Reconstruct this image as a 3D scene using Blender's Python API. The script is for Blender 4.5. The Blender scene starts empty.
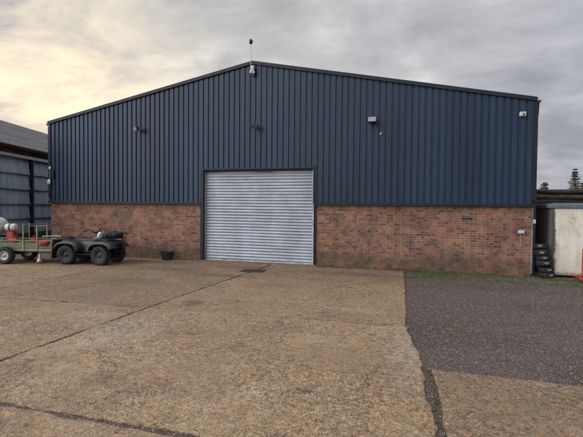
import bpy, math, random
from mathutils import Vector, Matrix, noise as mnoise
random.seed(11)
R = math.radians
scene = bpy.context.scene
col = scene.collection

# ------------------------------------------------------------ mesh builder
class MB:
    def __init__(s):
        s.v = []; s.f = []; s.m = []; s.sm = []
    def add(s, vs, fs, mi=0, smooth=False, M=None):
        o = len(s.v)
        for p in vs:
            p = Vector(p)
            s.v.append(M @ p if M is not None else p)
        for f in fs:
            s.f.append(tuple(i + o for i in f)); s.m.append(mi); s.sm.append(smooth)
        return s
    def box(s, c, d, mi=0, M=None, bev=0.0):
        x, y, z = c; a, b, h = d[0] / 2, d[1] / 2, d[2] / 2
        if bev <= 0:
            vs = [(x+i*a, y+j*b, z+k*h) for i in (-1, 1) for j in (-1, 1) for k in (-1, 1)]
            fs = [(0,1,3,2),(4,6,7,5),(0,4,5,1),(2,3,7,6),(0,2,6,4),(1,5,7,3)]
            return s.add(vs, fs, mi, False, M)
        # chamfered box
        e = min(bev, a*.95, b*.95, h*.95)
        vs = []; idx = {}
        for i in (-1, 1):
            for j in (-1, 1):
                for k in (-1, 1):
                    for ax in range(3):
                        p = [a-e, b-e, h-e]; p[ax] += e
                        idx[(i, j, k, ax)] = len(vs)
                        vs.append((x+i*p[0], y+j*p[1], z+k*p[2]))
        fs = []
        def q(*k): fs.append(tuple(idx[t] for t in k))
        for i in (-1, 1):
            q((i,-1,-1,0),(i,1,-1,0),(i,1,1,0),(i,-1,1,0))
            q((-1,i,-1,1),(1,i,-1,1),(1,i,1,1),(-1,i,1,1))
            q((-1,-1,i,2),(1,-1,i,2),(1,1,i,2),(-1,1,i,2))
        for i in (-1, 1):
            for j in (-1, 1):
                q((i,j,-1,0),(i,j,1,0),(i,j,1,1),(i,j,-1,1))
                q((i,-1,j,0),(i,1,j,0),(i,1,j,2),(i,-1,j,2))
                q((-1,i,j,1),(1,i,j,1),(1,i,j,2),(-1,i,j,2))
        for i in (-1, 1):
            for j in (-1, 1):
                for k in (-1, 1):
                    fs.append((idx[(i,j,k,0)], idx[(i,j,k,1)], idx[(i,j,k,2)]))
        return s.add(vs, fs, mi, False, M)
    def tube(s, pts, r, n=8, mi=0, cap=True, M=None, closed=False, smooth=True):
        pts = [Vector(p) for p in pts]; vs = []; fs = []
        rr = r if isinstance(r, (list, tuple)) else [r]*len(pts)
        L = len(pts); up = None
        for i, p in enumerate(pts):
            if closed: t = pts[(i+1) % L] - pts[i-1]
            else: t = pts[min(i+1, L-1)] - pts[max(i-1, 0)]
            t = t.normalized() if t.length > 1e-9 else Vector((0,0,1))
            if up is None:
                up = Vector((0,0,1)) if abs(t.z) < .9 else Vector((1,0,0))
            a = t.cross(up); a.normalize(); b = a.cross(t); up = b
            for k in range(n):
                w = 2*math.pi*k/n
                vs.append(p + (a*math.cos(w) + b*math.sin(w))*rr[i])
        m = L if closed else L-1
        for i in range(m):
            for k in range(n):
                j = (i+1) % L
                fs.append((i*n+k, i*n+(k+1) % n, j*n+(k+1) % n, j*n+k))
        s.add(vs, fs, mi, smooth, M)
        if cap and not closed:
            s.add(vs[:n], [tuple(range(n-1, -1, -1))], mi, False, M)
            s.add(vs[-n:], [tuple(range(n))], mi, False, M)
        return s
    def lathe(s, prof, n=32, mi=0, M=None, smooth=True, axis='y'):
        # prof: list of (radius, height) revolved about axis
        vs = []; fs = []
        for r, h in prof:
            for k in range(n):
                w = 2*math.pi*k/n; c, d = r*math.cos(w), r*math.sin(w)
                vs.append((c, h, d) if axis == 'y' else ((c, d, h) if axis == 'z' else (h, c, d)))
        for i in range(len(prof)-1):
            for k in range(n):
                fs.append((i*n+k, i*n+(k+1) % n, (i+1)*n+(k+1) % n, (i+1)*n+k))
        return s.add(vs, fs, mi, smooth, M)
    def loft(s, secs, n=16, mi=0, M=None, smooth=True, e=2.6):
        # secs: (x, yc, zc, ry, rz) superellipse cross-sections along x
        vs = []; fs = []
        for x, yc, zc, ry, rz in secs:
            for k in range(n):
                w = 2*math.pi*k/n; c, d = math.cos(w), math.sin(w)
                vs.append((x, yc + ry*math.copysign(abs(c)**(2/e), c), zc + rz*math.copysign(abs(d)**(2/e), d)))
        for i in range(len(secs)-1):
            for k in range(n):
                fs.append((i*n+k, i*n+(k+1) % n, (i+1)*n+(k+1) % n, (i+1)*n+k))
        fs.append(tuple(range(n))); o = (len(secs)-1)*n
        fs.append(tuple(range(o+n-1, o-1, -1)))
        return s.add(vs, fs, mi, smooth, M)
    def strip(s, a, b, mi=0, smooth=False, M=None):
        n = len(a)
        return s.add(list(a)+list(b), [(i, i+1, n+i+1, n+i) for i in range(n-1)], mi, smooth, M)
    def build(s, name, mats, parent=None, loc=None, solid=0, fixn=True):
        me = bpy.data.meshes.new(name)
        me.from_pydata([tuple(p) for p in s.v], [], s.f)
        if not isinstance(mats, (list, tuple)): mats = [mats]
        for m in mats: me.materials.append(m)
        for p, mi, sm in zip(me.polygons, s.m, s.sm):
            p.material_index = mi; p.use_smooth = sm
        me.update()
        if fixn:
            import bmesh
            bm = bmesh.new(); bm.from_mesh(me)
            bmesh.ops.recalc_face_normals(bm, faces=bm.faces[:])
            bm.to_mesh(me); bm.free()
        o = bpy.data.objects.new(name, me); col.objects.link(o)
        if parent: o.parent = parent
        if loc: o.location = loc
        if solid:
            md = o.modifiers.new('thick', 'SOLIDIFY'); md.thickness = solid; md.offset = 0
        return o

def thing(name, label, cat, loc=(0,0,0), rz=0, group=None):
    o = bpy.data.objects.new(name, None); o.empty_display_size = .2; col.objects.link(o)
    o.location = loc; o.rotation_euler = (0, 0, rz)
    return tag(o, label, cat, group)
def tag(o, label=None, cat=None, group=None, kind=None):
    if label: o['label'] = label
    if cat: o['category'] = cat
    if group: o['group'] = group
    if kind: o['kind'] = kind
    return o
def copy_tree(o, parent=None):
    c = o.copy(); col.objects.link(c)
    if parent: c.parent = parent
    for ch in list(o.children): copy_tree(ch, c)
    return c

# ------------------------------------------------------------ materials
class NT:
    def __init__(s, name):
        s.mat = bpy.data.materials.new(name); s.mat.use_nodes = True
        s.t = s.mat.node_tree; s.b = s.t.nodes['Principled BSDF']
        s.co = s.t.nodes.new('ShaderNodeTexCoord')
        s.b.inputs['Specular IOR Level'].default_value = .4
    def n(s, typ, ins=None, **at):
        nd = s.t.nodes.new('ShaderNode'+typ)
        for k, v in at.items(): setattr(nd, k, v)
        for k, v in (ins or {}).items(): s.set(nd.inputs[k], v)
        return nd
    def set(s, sock, v):
        if isinstance(v, bpy.types.NodeSocket): s.t.links.new(v, sock)
        elif isinstance(v, bpy.types.Node): s.t.links.new(v.outputs[0], sock)
        else: sock.default_value = v
    def map(s, scale=(1,1,1), loc=(0,0,0), rot=(0,0,0), src=None):
        return s.n('Mapping', {'Vector': src or s.co.outputs['Object'], 'Scale': scale, 'Location': loc, 'Rotation': rot}).outputs[0]
    def noise(s, scale=5, detail=4, rough=.55, vec=None, dist=0):
        return s.n('TexNoise', {'Vector': vec or s.co.outputs['Object'], 'Scale': scale, 'Detail': detail, 'Roughness': rough, 'Distortion': dist}).outputs[0]
    def ramp(s, fac, *stops, interp='LINEAR'):
        nd = s.t.nodes.new('ShaderNodeValToRGB'); cr = nd.color_ramp; cr.interpolation = interp
        while len(cr.elements) < len(stops): cr.elements.new(.5)
        for e, (p, c) in zip(cr.elements, stops):
            e.position = p; e.color = (c, c, c, 1) if isinstance(c, (int, float)) else (*c, 1)
        s.set(nd.inputs[0], fac); return nd.outputs[0]
    def mix(s, f, a, b, mode='MIX'):
        nd = s.t.nodes.new('ShaderNodeMix'); nd.data_type = 'RGBA'; nd.blend_type = mode
        s.set(nd.inputs[0], f)
        for i, v in ((6, a), (7, b)):
            if isinstance(v, tuple): v = (*v, 1) if len(v) == 3 else v
            if isinstance(v, (int, float)): v = (v, v, v, 1)
            s.set(nd.inputs[i], v)
        return nd.outputs[2]
    def math(s, op, a, b=0, c=None):
        nd = s.t.nodes.new('ShaderNodeMath'); nd.operation = op
        s.set(nd.inputs[0], a); s.set(nd.inputs[1], b)
        if c is not None: s.set(nd.inputs[2], c)
        return nd.outputs[0]
    def bump(s, h, strength=.3, dist=.01):
        nd = s.n('Bump', {'Height': h, 'Strength': strength, 'Distance': dist})
        s.t.links.new(nd.outputs[0], s.b.inputs['Normal'])
    def out(s, color=None, rough=None, metal=None):
        if color is not None: s.set(s.b.inputs['Base Color'], (*color, 1) if isinstance(color, tuple) else color)
        if rough is not None: s.set(s.b.inputs['Roughness'], rough)
        if metal is not None: s.set(s.b.inputs['Metallic'], metal)
        return s.mat

def plain(name, c, rough=.5, metal=0, var=.25, scale=12, dirt=None, bump=.1):
    n = NT(name); f = n.noise(scale, 5)
    c2 = tuple(min(1, x*(1+var)) for x in c); c1 = tuple(x*(1-var) for x in c)
    cc = n.ramp(f, (.3, c1), (.7, c2))
    if dirt:
        g = n.ramp(n.noise(4, 6, .65), (.48, 0.0), (.66, 1.0)); cc = n.mix(n.math('MULTIPLY', g, .7), cc, dirt)
    if bump: n.bump(n.noise(scale*6, 3), bump, .004)
    return n.out(cc, n.ramp(n.noise(scale*.7, 3), (.3, max(0, rough-.08)), (.7, min(1, rough+.1))), metal)

def m_cladding(name, base, rough=.42):
    n = NT(name)
    # broad weather variation, per-sheet tone steps and rain streaks running down the sheets
    sheet = n.n('TexWhiteNoise', {'W': n.math('FLOOR', n.n('SeparateXYZ', {0: n.co.outputs['Object']}).outputs[0])}, noise_dimensions='1D').outputs[0]
    streak = n.noise(1, 5, .6, vec=n.map((6, 6, .35)))
    broad = n.noise(.35, 3)
    v = n.math('ADD', n.math('MULTIPLY', streak, .5), n.math('ADD', n.math('MULTIPLY', sheet, .22), n.math('MULTIPLY', broad, .34)))
    lo = tuple(x*.72 for x in base); hi = tuple(x*1.3 for x in base)
    cc = n.ramp(v, (.32, lo), (.68, hi))
    pale = n.ramp(n.noise(1, 4, .7, vec=n.map((22, 22, .5), (3, 1, 7))), (.62, 0.0), (.8, 1.0))
    cc = n.mix(n.math('MULTIPLY', pale, .10), cc, (.24, .27, .31))
    n.bump(n.noise(3, 3, vec=n.map((2.2, 2.2, .8))), .12, .02)
    n.b.inputs['Specular IOR Level'].default_value = .26
    return n.out(cc, n.ramp(streak, (.3, rough-.1), (.7, rough+.06)), 0)

def m_brick():
    n = NT('red_brickwork')
    co = n.co.outputs['Object']
    sp = n.n('SeparateXYZ', {0: co})
    uv = n.n('CombineXYZ', {0: n.math('ADD', sp.outputs[0], sp.outputs[1]), 1: sp.outputs[2], 2: 0.0}).outputs[0]
    wob = n.noise(5, 3)
    uvw = n.n('VectorMath', {0: uv, 1: n.n('VectorMath', {0: n.n('TexNoise', {'Vector': uv, 'Scale': 14.0}).outputs[1], 'Scale': .012}, operation='SCALE').outputs[0]}, operation='ADD').outputs[0]
    bt = n.n('TexBrick', {'Vector': uvw, 'Color1': (0,0,0,1), 'Color2': (1,1,1,1), 'Mortar': (.5,.5,.5,1), 'Scale': 1.0,
                          'Mortar Size': .0075, 'Mortar Smooth': .25, 'Brick Width': .225, 'Row Height': .075}, offset=.5, squash=.52, squash_frequency=2)
    big = n.noise(.55, 4)
    r = n.math('ADD', n.math('MULTIPLY', bt.outputs[0], .74), n.math('MULTIPLY', big, .28))
    bc = n.ramp(r, (.12, (.10, .055, .045)), (.28, (.18, .08, .055)), (.40, (.27, .115, .065)), (.52, (.37, .15, .07)), (.60, (.23, .12, .085)), (.70, (.33, .15, .075)), (.80, (.24, .155, .115)), (.95, (.37, .22, .13)))
    bc = n.mix(n.math('MULTIPLY', n.noise(60, 4), .45), bc, n.mix(.5, bc, (.12, .09, .08)))
    # lime bloom: brighter joints towards the right end, patchy elsewhere
    bloom = n.ramp(n.noise(.8, 4, .6, vec=n.map((1, 1, 1.2), (4, 0, 2))), (.38, 0.0), (.68, 1.0))
    bloom = n.math('MAXIMUM', n.math('MULTIPLY', bloom, .35), n.math('MULTIPLY', n.ramp(n.math('DIVIDE', n.math('ADD', sp.outputs[0], n.math('MULTIPLY', big, 4)), 20), (.30, 0.0), (.48, 1.0)), n.ramp(n.noise(3, 4), (.35, .3), (.6, 1.0))))
    mort = n.mix(bloom, (.23, .20, .165), (.62, .57, .49))
    cc = n.mix(bt.outputs[1], bc, mort)
    haze = n.ramp(n.noise(2.2, 5, .7, vec=n.map((1, 1, 2.0), (9, 3, 1))), (.5, 0.0), (.75, 1.0))
    cc = n.mix(n.math('MULTIPLY', haze, .26), cc, (.30, .24, .19))
    # damp and moss in the lowest courses, ragged upper edge
    hgt = n.math('ADD', sp.outputs[2], n.math('MULTIPLY', n.noise(1.6, 5, .6), -.75))
    damp = n.ramp(hgt, (-.0, 1.0), (.22, 0.0))
    cc = n.mix(n.math('MULTIPLY', damp, .5), cc, (.075, .062, .04))
    cc = n.mix(1.0, cc, n.ramp(n.noise(3.6, 7, .8), (.38, (.48, .45, .44)), (.62, (.90, .82, .76))), 'MULTIPLY')
    cc = n.mix(1.0, cc, n.ramp(n.noise(1.1, 5, .65, vec=n.map(loc=(3, 7, 1))), (.36, (.80, .76, .77)), (.5, (1.0, .96, .92)), (.64, (1.16, 1.04, .93))), 'MULTIPLY')
    h = n.math('ADD', n.math('MULTIPLY', bt.outputs[1], -1), n.math('MULTIPLY', n.noise(90, 3), .35))
    n.bump(h, .6, .008)
    return n.out(cc, .88)

def m_concrete(name, tone=1.0, warm=1.0, seed=0):
    n = NT(name); s = (seed*3.1, seed*1.7, 0)
    co = n.map(loc=s)
    agg = n.n('TexVoronoi', {'Vector': co, 'Scale': 62.0, 'Randomness': 1.0})
    agg2 = n.n('TexVoronoi', {'Vector': co, 'Scale': 26.0, 'Randomness': 1.0})
    stone = n.n('SeparateColor', {0: agg.outputs['Color']}).outputs[0]
    stone2 = n.n('SeparateColor', {0: agg2.outputs['Color']}).outputs[0]
    T = lambda c: tuple(x*tone*w for x, w in zip(c, (1.10, .95, .76/warm)))
    base = n.ramp(stone, (.0, T((.085, .062, .045))), (.3, T((.22, .165, .115))), (.7, T((.33, .255, .178))), (.93, T((.48, .39, .29))))
    b2 = n.ramp(stone2, (.0, T((.10, .075, .055))), (.3, T((.26, .195, .135))), (.95, T((.42, .325, .225))))
    cc = n.mix(.42, base, b2)
    blo = n.noise(24, 7, .78, vec=co); tint = n.ramp(n.noise(11, 4, .7, vec=n.map(loc=(s[0]+3, s[1]+8, 0))), (.36, T((.235, .165, .095))), (.5, T((.31, .225, .145))), (.64, T((.34, .225, .15))))
    cc = n.mix(.5, cc, tint)
    cc = n.mix(n.ramp(blo, (.40, .9), (.485, .0)), cc, T((.075, .055, .042)))
    cc = n.mix(n.ramp(blo, (.53, .0), (.62, .75)), cc, T((.52, .42, .29)))
    fine = n.noise(150, 3, .7, vec=co)
    cc = n.mix(.30, cc, n.ramp(fine, (.3, T((.13, .10, .072))), (.7, T((.40, .315, .225)))))
    # medium grime clumps
    med = n.ramp(n.noise(7.5, 7, .72, vec=co), (.46, 0.0), (.63, 1.0))
    cc = n.mix(n.math('MULTIPLY', med, .5), cc, T((.12, .093, .068)))
    spk = n.ramp(n.noise(28, 5, .8, vec=co), (.50, 0.0), (.60, 1.0)); cc = n.mix(n.math('MULTIPLY', spk, .55), cc, T((.085, .066, .05)))
    lts = n.ramp(n.noise(34, 4, .8, vec=n.map(loc=(s[0]+7, s[1]+2, 0))), (.54, 0.0), (.64, 1.0)); cc = n.mix(n.math('MULTIPLY', lts, .45), cc, T((.50, .42, .31)))
    big = n.noise(.55, 5, .62, vec=co, dist=.6)
    cc = n.mix(n.ramp(big, (.42, 0.0), (.66, .38)), cc, T((.13, .105, .082)))
    pale = n.ramp(n.noise(.8, 6, .66, vec=n.map(loc=(s[0]+9, s[1]+4, 0)), dist=.8), (.54, 0.0), (.74, .4))
    cc = n.mix(pale, cc, T((.44, .385, .31)))
    rust = n.ramp(n.noise(2.3, 6, .7, vec=n.map(loc=(s[0]+2, s[1]+14, 0))), (.5, 0.0), (.72, .55))
    cc = n.mix(rust, cc, T((.30, .185, .095)))
    # hairline cracks
    dv = n.n('VectorMath', {0: co, 1: n.n('VectorMath', {0: n.n('TexNoise', {'Vector': co, 'Scale': 2.5, 'Detail': 6.0}).outputs[1], 'Scale': .55}, operation='SCALE').outputs[0]}, operation='ADD').outputs[0]
    ck = n.n('TexVoronoi', {'Vector': dv, 'Scale': .75}, feature='DISTANCE_TO_EDGE').outputs[0]
    ckm = n.math('MULTIPLY', n.ramp(ck, (.0, 1.0), (.005, 0.0)), n.ramp(n.noise(.7, 2, vec=n.map(loc=(s[0]+5, s[1], 0))), (.47, 0.0), (.56, 1.0)))
    cc = n.mix(n.math('MULTIPLY', ckm, .38), cc, (.045, .038, .03))
    # dark marks with places of their own (oil and tyre spots), in yard coordinates
    sp = n.co.outputs['Object']
    wv = n.n('VectorMath', {0: sp, 1: n.n('VectorMath', {0: n.n('TexNoise', {'Vector': sp, 'Scale': 2.2, 'Detail': 6.0}).outputs[1], 'Scale': .9}, operation='SCALE').outputs[0]}, operation='ADD').outputs[0]
    tot = None
    for (x, y, rx, ry, k) in [(-4.25, 7.65, .38, .42, .75), (-5.4, 10.9, 1.6, .34, .6), (-7.2, 11.5, 2.2, .5, .45), (-1.05, 4.35, .17, .12, .7), (-2.35, 5.35, .28, .14, .5),
                              (-1.5, 12.4, 2.6, .45, .55), (-3.6, 5.3, .12, .08, .7), (-3.2, 5.75, .18, .09, .7), (-4.5, 3.9, .5, .3, .35), (-8.8, 12.9, 2.4, .6, .6), (-7.0, 9.3, 1.5, .7, .45), (-3.4, 9.9, 1.3, .5, .35), (-5.0, 12.6, 1.4, .35, .5), (-1.9, 6.4, .8, .35, .3), (-3.0, 3.9, .9, .25, .3)]:
        m = n.n('Mapping', {'Vector': wv, 'Location': (x+.45, y+.45, .45), 'Scale': (rx, ry, 1e3)}, vector_type='TEXTURE').outputs[0]
        d = n.n('VectorMath', {0: n.n('VectorMath', {0: m, 1: (1, 1, 0)}, operation='MULTIPLY').outputs[0]}, operation='LENGTH').outputs['Value']
        w = n.math('MULTIPLY', n.ramp(d, (.35, 1.0), (1.0, 0.0)), k)
        tot = w if tot is None else n.math('MAXIMUM', tot, w)
    pm = None
    for (x, y, rx, ry) in [(-4.35, 5.6, .75, 1.3), (.0, 6.0, .35, 1.6), (-5.6, 6.3, .5, .5)]:   # scoured pale patches by the joints
        m = n.n('Mapping', {'Vector': wv, 'Location': (x+.45, y+.45, .45), 'Scale': (rx, ry, 1e3)}, vector_type='TEXTURE').outputs[0]
        d = n.n('VectorMath', {0: n.n('VectorMath', {0: m, 1: (1, 1, 0)}, operation='MULTIPLY').outputs[0]}, operation='LENGTH').outputs['Value']
        w = n.ramp(d, (.3, .6), (1.0, 0.0)); pm = w if pm is None else n.math('MAXIMUM', pm, w)
    cc = n.mix(n.math('MULTIPLY', pm, n.ramp(n.noise(16, 6, .75), (.4, .1), (.62, .8))), cc, (.38, .345, .295))
    tot = n.math('MULTIPLY', tot, n.ramp(n.noise(9, 5, .7), (.3, .45), (.62, 1.0)))
    cc = n.mix(tot, cc, (.05, .043, .038))
    rough_area = n.ramp(n.noise(.9, 5, .65, vec=n.map(loc=(s[0]+21, s[1]+3, 0)), dist=.5), (.38, .30), (.58, 1.0))
    cc = n.mix(rough_area, cc, n.ramp(n.noise(52, 5, .8, vec=co), (.39, .30), (.5, 1.0), (.61, 1.5)), 'MULTIPLY')
    cc = n.mix(rough_area, cc, n.ramp(n.noise(15, 6, .78, vec=n.map(loc=(s[0]+1, s[1]+6, 0))), (.38, .50), (.5, 1.0), (.62, 1.28)), 'MULTIPLY')
    h = n.math('ADD', n.math('MULTIPLY', agg.outputs[0], -.8), n.math('ADD', n.math('MULTIPLY', fine, .6), n.math('MULTIPLY', ckm, -2)))
    n.bump(h, 1.0, .016)
    return n.out(cc, n.ramp(n.noise(1.1, 5, .6, vec=co), (.35, .62), (.7, .9)))

def m_gravel():
    n = NT('dark_gravel')
    a = n.n('TexVoronoi', {'Vector': n.co.outputs['Object'], 'Scale': 38.0}); st = n.n('SeparateColor', {0: a.outputs['Color']}).outputs[1]
    b = n.n('TexVoronoi', {'Vector': n.co.outputs['Object'], 'Scale': 85.0}); st2 = n.n('SeparateColor', {0: b.outputs['Color']}).outputs[0]
    cc = n.mix(.5, n.ramp(st, (.0, (.045, .037, .033)), (.5, (.105, .086, .078)), (.85, (.165, .136, .122)), (1, (.25, .215, .19))),
               n.ramp(st2, (.0, (.042, .034, .031)), (.6, (.115, .094, .084)), (1, (.22, .185, .168))))
    g = n.ramp(n.noise(1.3, 6, .7), (.5, 0.0), (.7, .6)); cc = n.mix(g, cc, (.10, .07, .05))
    cc = n.mix(1.0, cc, (.70, .575, .49), 'MULTIPLY')
    cc = n.mix(1.0, cc, n.ramp(n.noise(.6, 6, .7, vec=n.map((.45, 1.3, 1)), dist=.7), (.4, .72), (.6, 1.18)), 'MULTIPLY')
    y = n.n('SeparateXYZ', {0: n.co.outputs['Object']}).outputs[1]
    gy = n.math('ADD', y, n.math('MULTIPLY', n.noise(2.2, 6, .7), 1.6))
    moss = n.math('MULTIPLY', n.ramp(n.math('DIVIDE', gy, 20), (.635, 0.0), (.675, 1.0)), n.ramp(n.noise(6, 5, .7), (.36, .15), (.58, .85)))
    cc = n.mix(moss, cc, (.055, .07, .02))
    n.bump(n.math('ADD', n.math('MULTIPLY', a.outputs[0], -1), n.math('MULTIPLY', b.outputs[0], -.5)), 1.0, .02)
    return n.out(cc, .8)

def m_earth():
    n = NT('rough_earth')
    f = n.noise(.4, 8, .65); cc = n.ramp(f, (.35, (.075, .06, .042)), (.55, (.10, .085, .055)), (.7, (.055, .075, .03)))
    n.bump(n.noise(12, 6, .7), .6, .05); return n.out(cc, .95)

def m_shutter():
    n = NT('galvanised_slats')
    st = n.noise(1, 5, .65, vec=n.map((1.2, 1.2, 14)))
    sm = n.noise(1.6, 5, .65, vec=n.map((1, 1, .55)))
    v = n.math('ADD', n.math('MULTIPLY', st, .5), n.math('MULTIPLY', sm, .5))
    cc = n.ramp(v, (.35, (.20, .213, .235)), (.65, (.35, .37, .40)))
    g = n.ramp(n.noise(1, 6, .7, vec=n.map((3, 3, .8), (2, 0, 5))), (.55, 0.0), (.75, .35))
    cc = n.mix(g, cc, (.22, .20, .18))
    return n.out(cc, n.ramp(n.noise(8, 4), (.3, .34), (.7, .52)), .25)

def m_cream():
    n = NT('weathered_cream_panel')
    sp = n.n('SeparateXYZ', {0: n.co.outputs['Object']})
    cc = n.ramp(n.noise(1, 5, .6, vec=n.map((5, 5, .8))), (.35, (.50, .445, .35)), (.65, (.64, .58, .47)))
    sm = n.ramp(n.noise(2.4, 6, .68, vec=n.map((1.5, 1.5, .8), (1.3, 0, .4))), (.52, 0.0), (.72, .6))
    cc = n.mix(sm, cc, (.26, .22, .16))
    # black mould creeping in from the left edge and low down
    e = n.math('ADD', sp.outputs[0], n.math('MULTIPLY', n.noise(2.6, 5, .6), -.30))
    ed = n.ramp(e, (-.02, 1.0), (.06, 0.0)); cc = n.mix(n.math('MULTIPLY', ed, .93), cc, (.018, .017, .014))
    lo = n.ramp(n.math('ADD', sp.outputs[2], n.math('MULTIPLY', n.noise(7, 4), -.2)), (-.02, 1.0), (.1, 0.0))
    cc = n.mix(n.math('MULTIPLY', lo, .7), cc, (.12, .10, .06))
    # sooty hand-sized smudges high up
    m = n.n('Mapping', {'Vector': n.co.outputs['Object'], 'Location': (.62, 0, 1.72), 'Scale': (.17, 9, .24)}, vector_type='TEXTURE').outputs[0]
    d = n.n('VectorMath', {0: m}, operation='LENGTH').outputs['Value']
    s = n.math('MULTIPLY', n.ramp(d, (.2, 1.0), (1.0, 0.0)), n.ramp(n.noise(14, 5, .7), (.42, 0.0), (.6, .75)))
    cc = n.mix(s, cc, (.10, .085, .065))
    n.bump(n.noise(4, 3), .15, .01)
    return n.out(cc, .55)

def m_roof():
    n = NT('weathered_cement_sheet')
    f = n.noise(1.2, 7, .68); g = n.noise(9, 5, .7)
    cc = n.ramp(f, (.35, (.06, .058, .064)), (.55, (.095, .09, .096)), (.7, (.125, .115, .115)))
    cc = n.mix(n.ramp(g, (.5, 0.0), (.7, .55)), cc, (.14, .125, .12))
    n.bump(g, .2, .01); return n.out(cc, .82)

def m_blue_sheet():
    n = NT('blue_grey_sheet')
    st = n.noise(1, 6, .65, vec=n.map((4, 4, .7)))
    cc = n.ramp(st, (.34, (.17, .205, .255)), (.66, (.30, .35, .41)))
    p = n.ramp(n.noise(1, 5, .7, vec=n.map((14, 14, 1.2), (2, 5, 1))), (.58, 0.0), (.8, .45))
    cc = n.mix(p, cc, (.27, .30, .34)); n.bump(n.noise(5, 4), .2, .02)
    return n.out(cc, .6)

M = {}
M['clad'] = m_cladding('slate_blue_cladding', (.0125, .0245, .044))
M['trim'] = m_cladding('dark_blue_trim', (.008, .011, .016), .5)
M['brick'] = m_brick()
M['con_a'] = m_concrete('aggregate_concrete', .96, 1.0, 0)
M['con_b'] = m_concrete('worn_aggregate_concrete', 1.06, 1.0, 3)
M['con_c'] = m_concrete('damp_aggregate_concrete', .80, .98, 6)
M['gravel'] = m_gravel(); M['earth'] = m_earth()
M['slat'] = m_shutter(); M['cream'] = m_cream(); M['roof'] = m_roof(); M['blue'] = m_blue_sheet()
M['galv'] = plain('galvanised_steel', (.34, .36, .38), .45, .5, dirt=(.16, .13, .11))
M['darksteel'] = plain('dark_steel', (.035, .036, .040), .5, .3)
M['black'] = plain('black_plastic', (.012, .013, .015), .42)
M['rubber'] = plain('dusty_black_rubber', (.016, .015, .015), .8, dirt=(.05, .04, .03))
M['tyreglint'] = plain('pale_tread_highlight', (.22, .21, .21), .7, dirt=(.08, .075, .07))  # pale colour standing in for highlights on the black tyres
M['quad'] = plain('dark_green_blue_plastic', (.014, .019, .025), .36, dirt=(.06, .055, .045), scale=6)
M['quadfade'] = plain('faded_fender_plastic', (.034, .040, .045), .48, dirt=(.075, .06, .045), scale=6)
M['seat'] = plain('black_vinyl', (.014, .014, .015), .5)
M['bluebag'] = plain('dark_blue_canvas', (.011, .018, .028), .8, bump=.4)
M['white'] = plain('off_white_plastic', (.46, .45, .43), .45, dirt=(.32, .29, .24))
M['glass'] = plain('lamp_glass', (.16, .16, .17), .15, var=.1, bump=0)
M['red'] = plain('faded_red_plastic', (.30, .032, .026), .45, dirt=(.2, .04, .03))
M['oldrubber'] = plain('old_black_rubber', (.009, .009, .009), .75)
M['rim'] = plain('silver_wheel_steel', (.42, .42, .40), .4, .4, dirt=(.15, .12, .09))
M['drim'] = plain('dull_grey_wheel_steel', (.035, .035, .035), .5, .4, dirt=(.05, .042, .035))
M['drim2'] = plain('weathered_grey_post', (.17, .155, .14), .8, dirt=(.08, .07, .06))
M['wood'] = plain('weathered_green_board', (.15, .155, .10), .85, scale=7, dirt=(.09, .08, .055), bump=.5)
M['paleboard'] = plain('pale_bare_board', (.27, .225, .16), .85, scale=7, dirt=(.16, .13, .09), bump=.5)
M['timber'] = plain('dark_rotten_timber', (.022, .017, .013), .9, scale=9, var=.6, bump=.8)
M['timber2'] = plain('brown_rotten_timber', (.060, .040, .027), .9, scale=9, var=.6, bump=.8)
M['teal'] = plain('faded_blue_roof_edge', (.07, .11, .135), .6, dirt=(.12, .12, .11))
M['bark'] = plain('conifer_bark', (.06, .045, .035), .95)
M['iron'] = plain('rusty_cast_iron', (.035, .027, .024), .7, .3, dirt=(.06, .035, .022), scale=25, bump=.6)
def m_leaf(name, *cs):
    n = NT(name); r = n.n('NewGeometry').outputs['Random Per Island']
    k = len(cs); return n.out(n.ramp(r, *[(i/(max(1, k-1)), c) for i, c in enumerate(cs)]), .75)
M['needle'] = m_leaf('conifer_needles', (.018, .030, .018), (.03, .048, .026), (.045, .06, .032))
M['leaf'] = m_leaf('fallen_leaves', (.08, .04, .02), (.20, .10, .035), (.32, .18, .06), (.13, .055, .028), (.27, .19, .09))
M['grass'] = m_leaf('short_grass', (.035, .055, .014), (.06, .085, .022), (.10, .105, .04))
M['pebble'] = m_leaf('loose_stones', (.035, .028, .025), (.065, .052, .047), (.10, .08, .072), (.15, .125, .11), (.10, .062, .04))
M['grit'] = m_leaf('loose_grit', (.09, .065, .048), (.20, .145, .10), (.30, .225, .155), (.42, .35, .27))
M['twig'] = m_leaf('dead_bramble', (.09, .045, .035), (.16, .06, .045), (.07, .05, .04))

# ------------------------------------------------------------ the yard surfaces
g = MB(); S_ = 1500
g.add([(-S_, -S_, 0), (S_, -S_, 0), (S_, S_, 0), (-S_, S_, 0)], [(0,1,2,3)])
tag(g.build('ground', M['earth']), kind='structure')
g = MB(); g.add([(-40, -12, .004), (22, -12, .004), (22, 13.7, .004), (-40, 13.7, .004)], [(0,1,2,3)])
tag(g.build('gravel_yard', M['gravel']), kind='structure')

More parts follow.
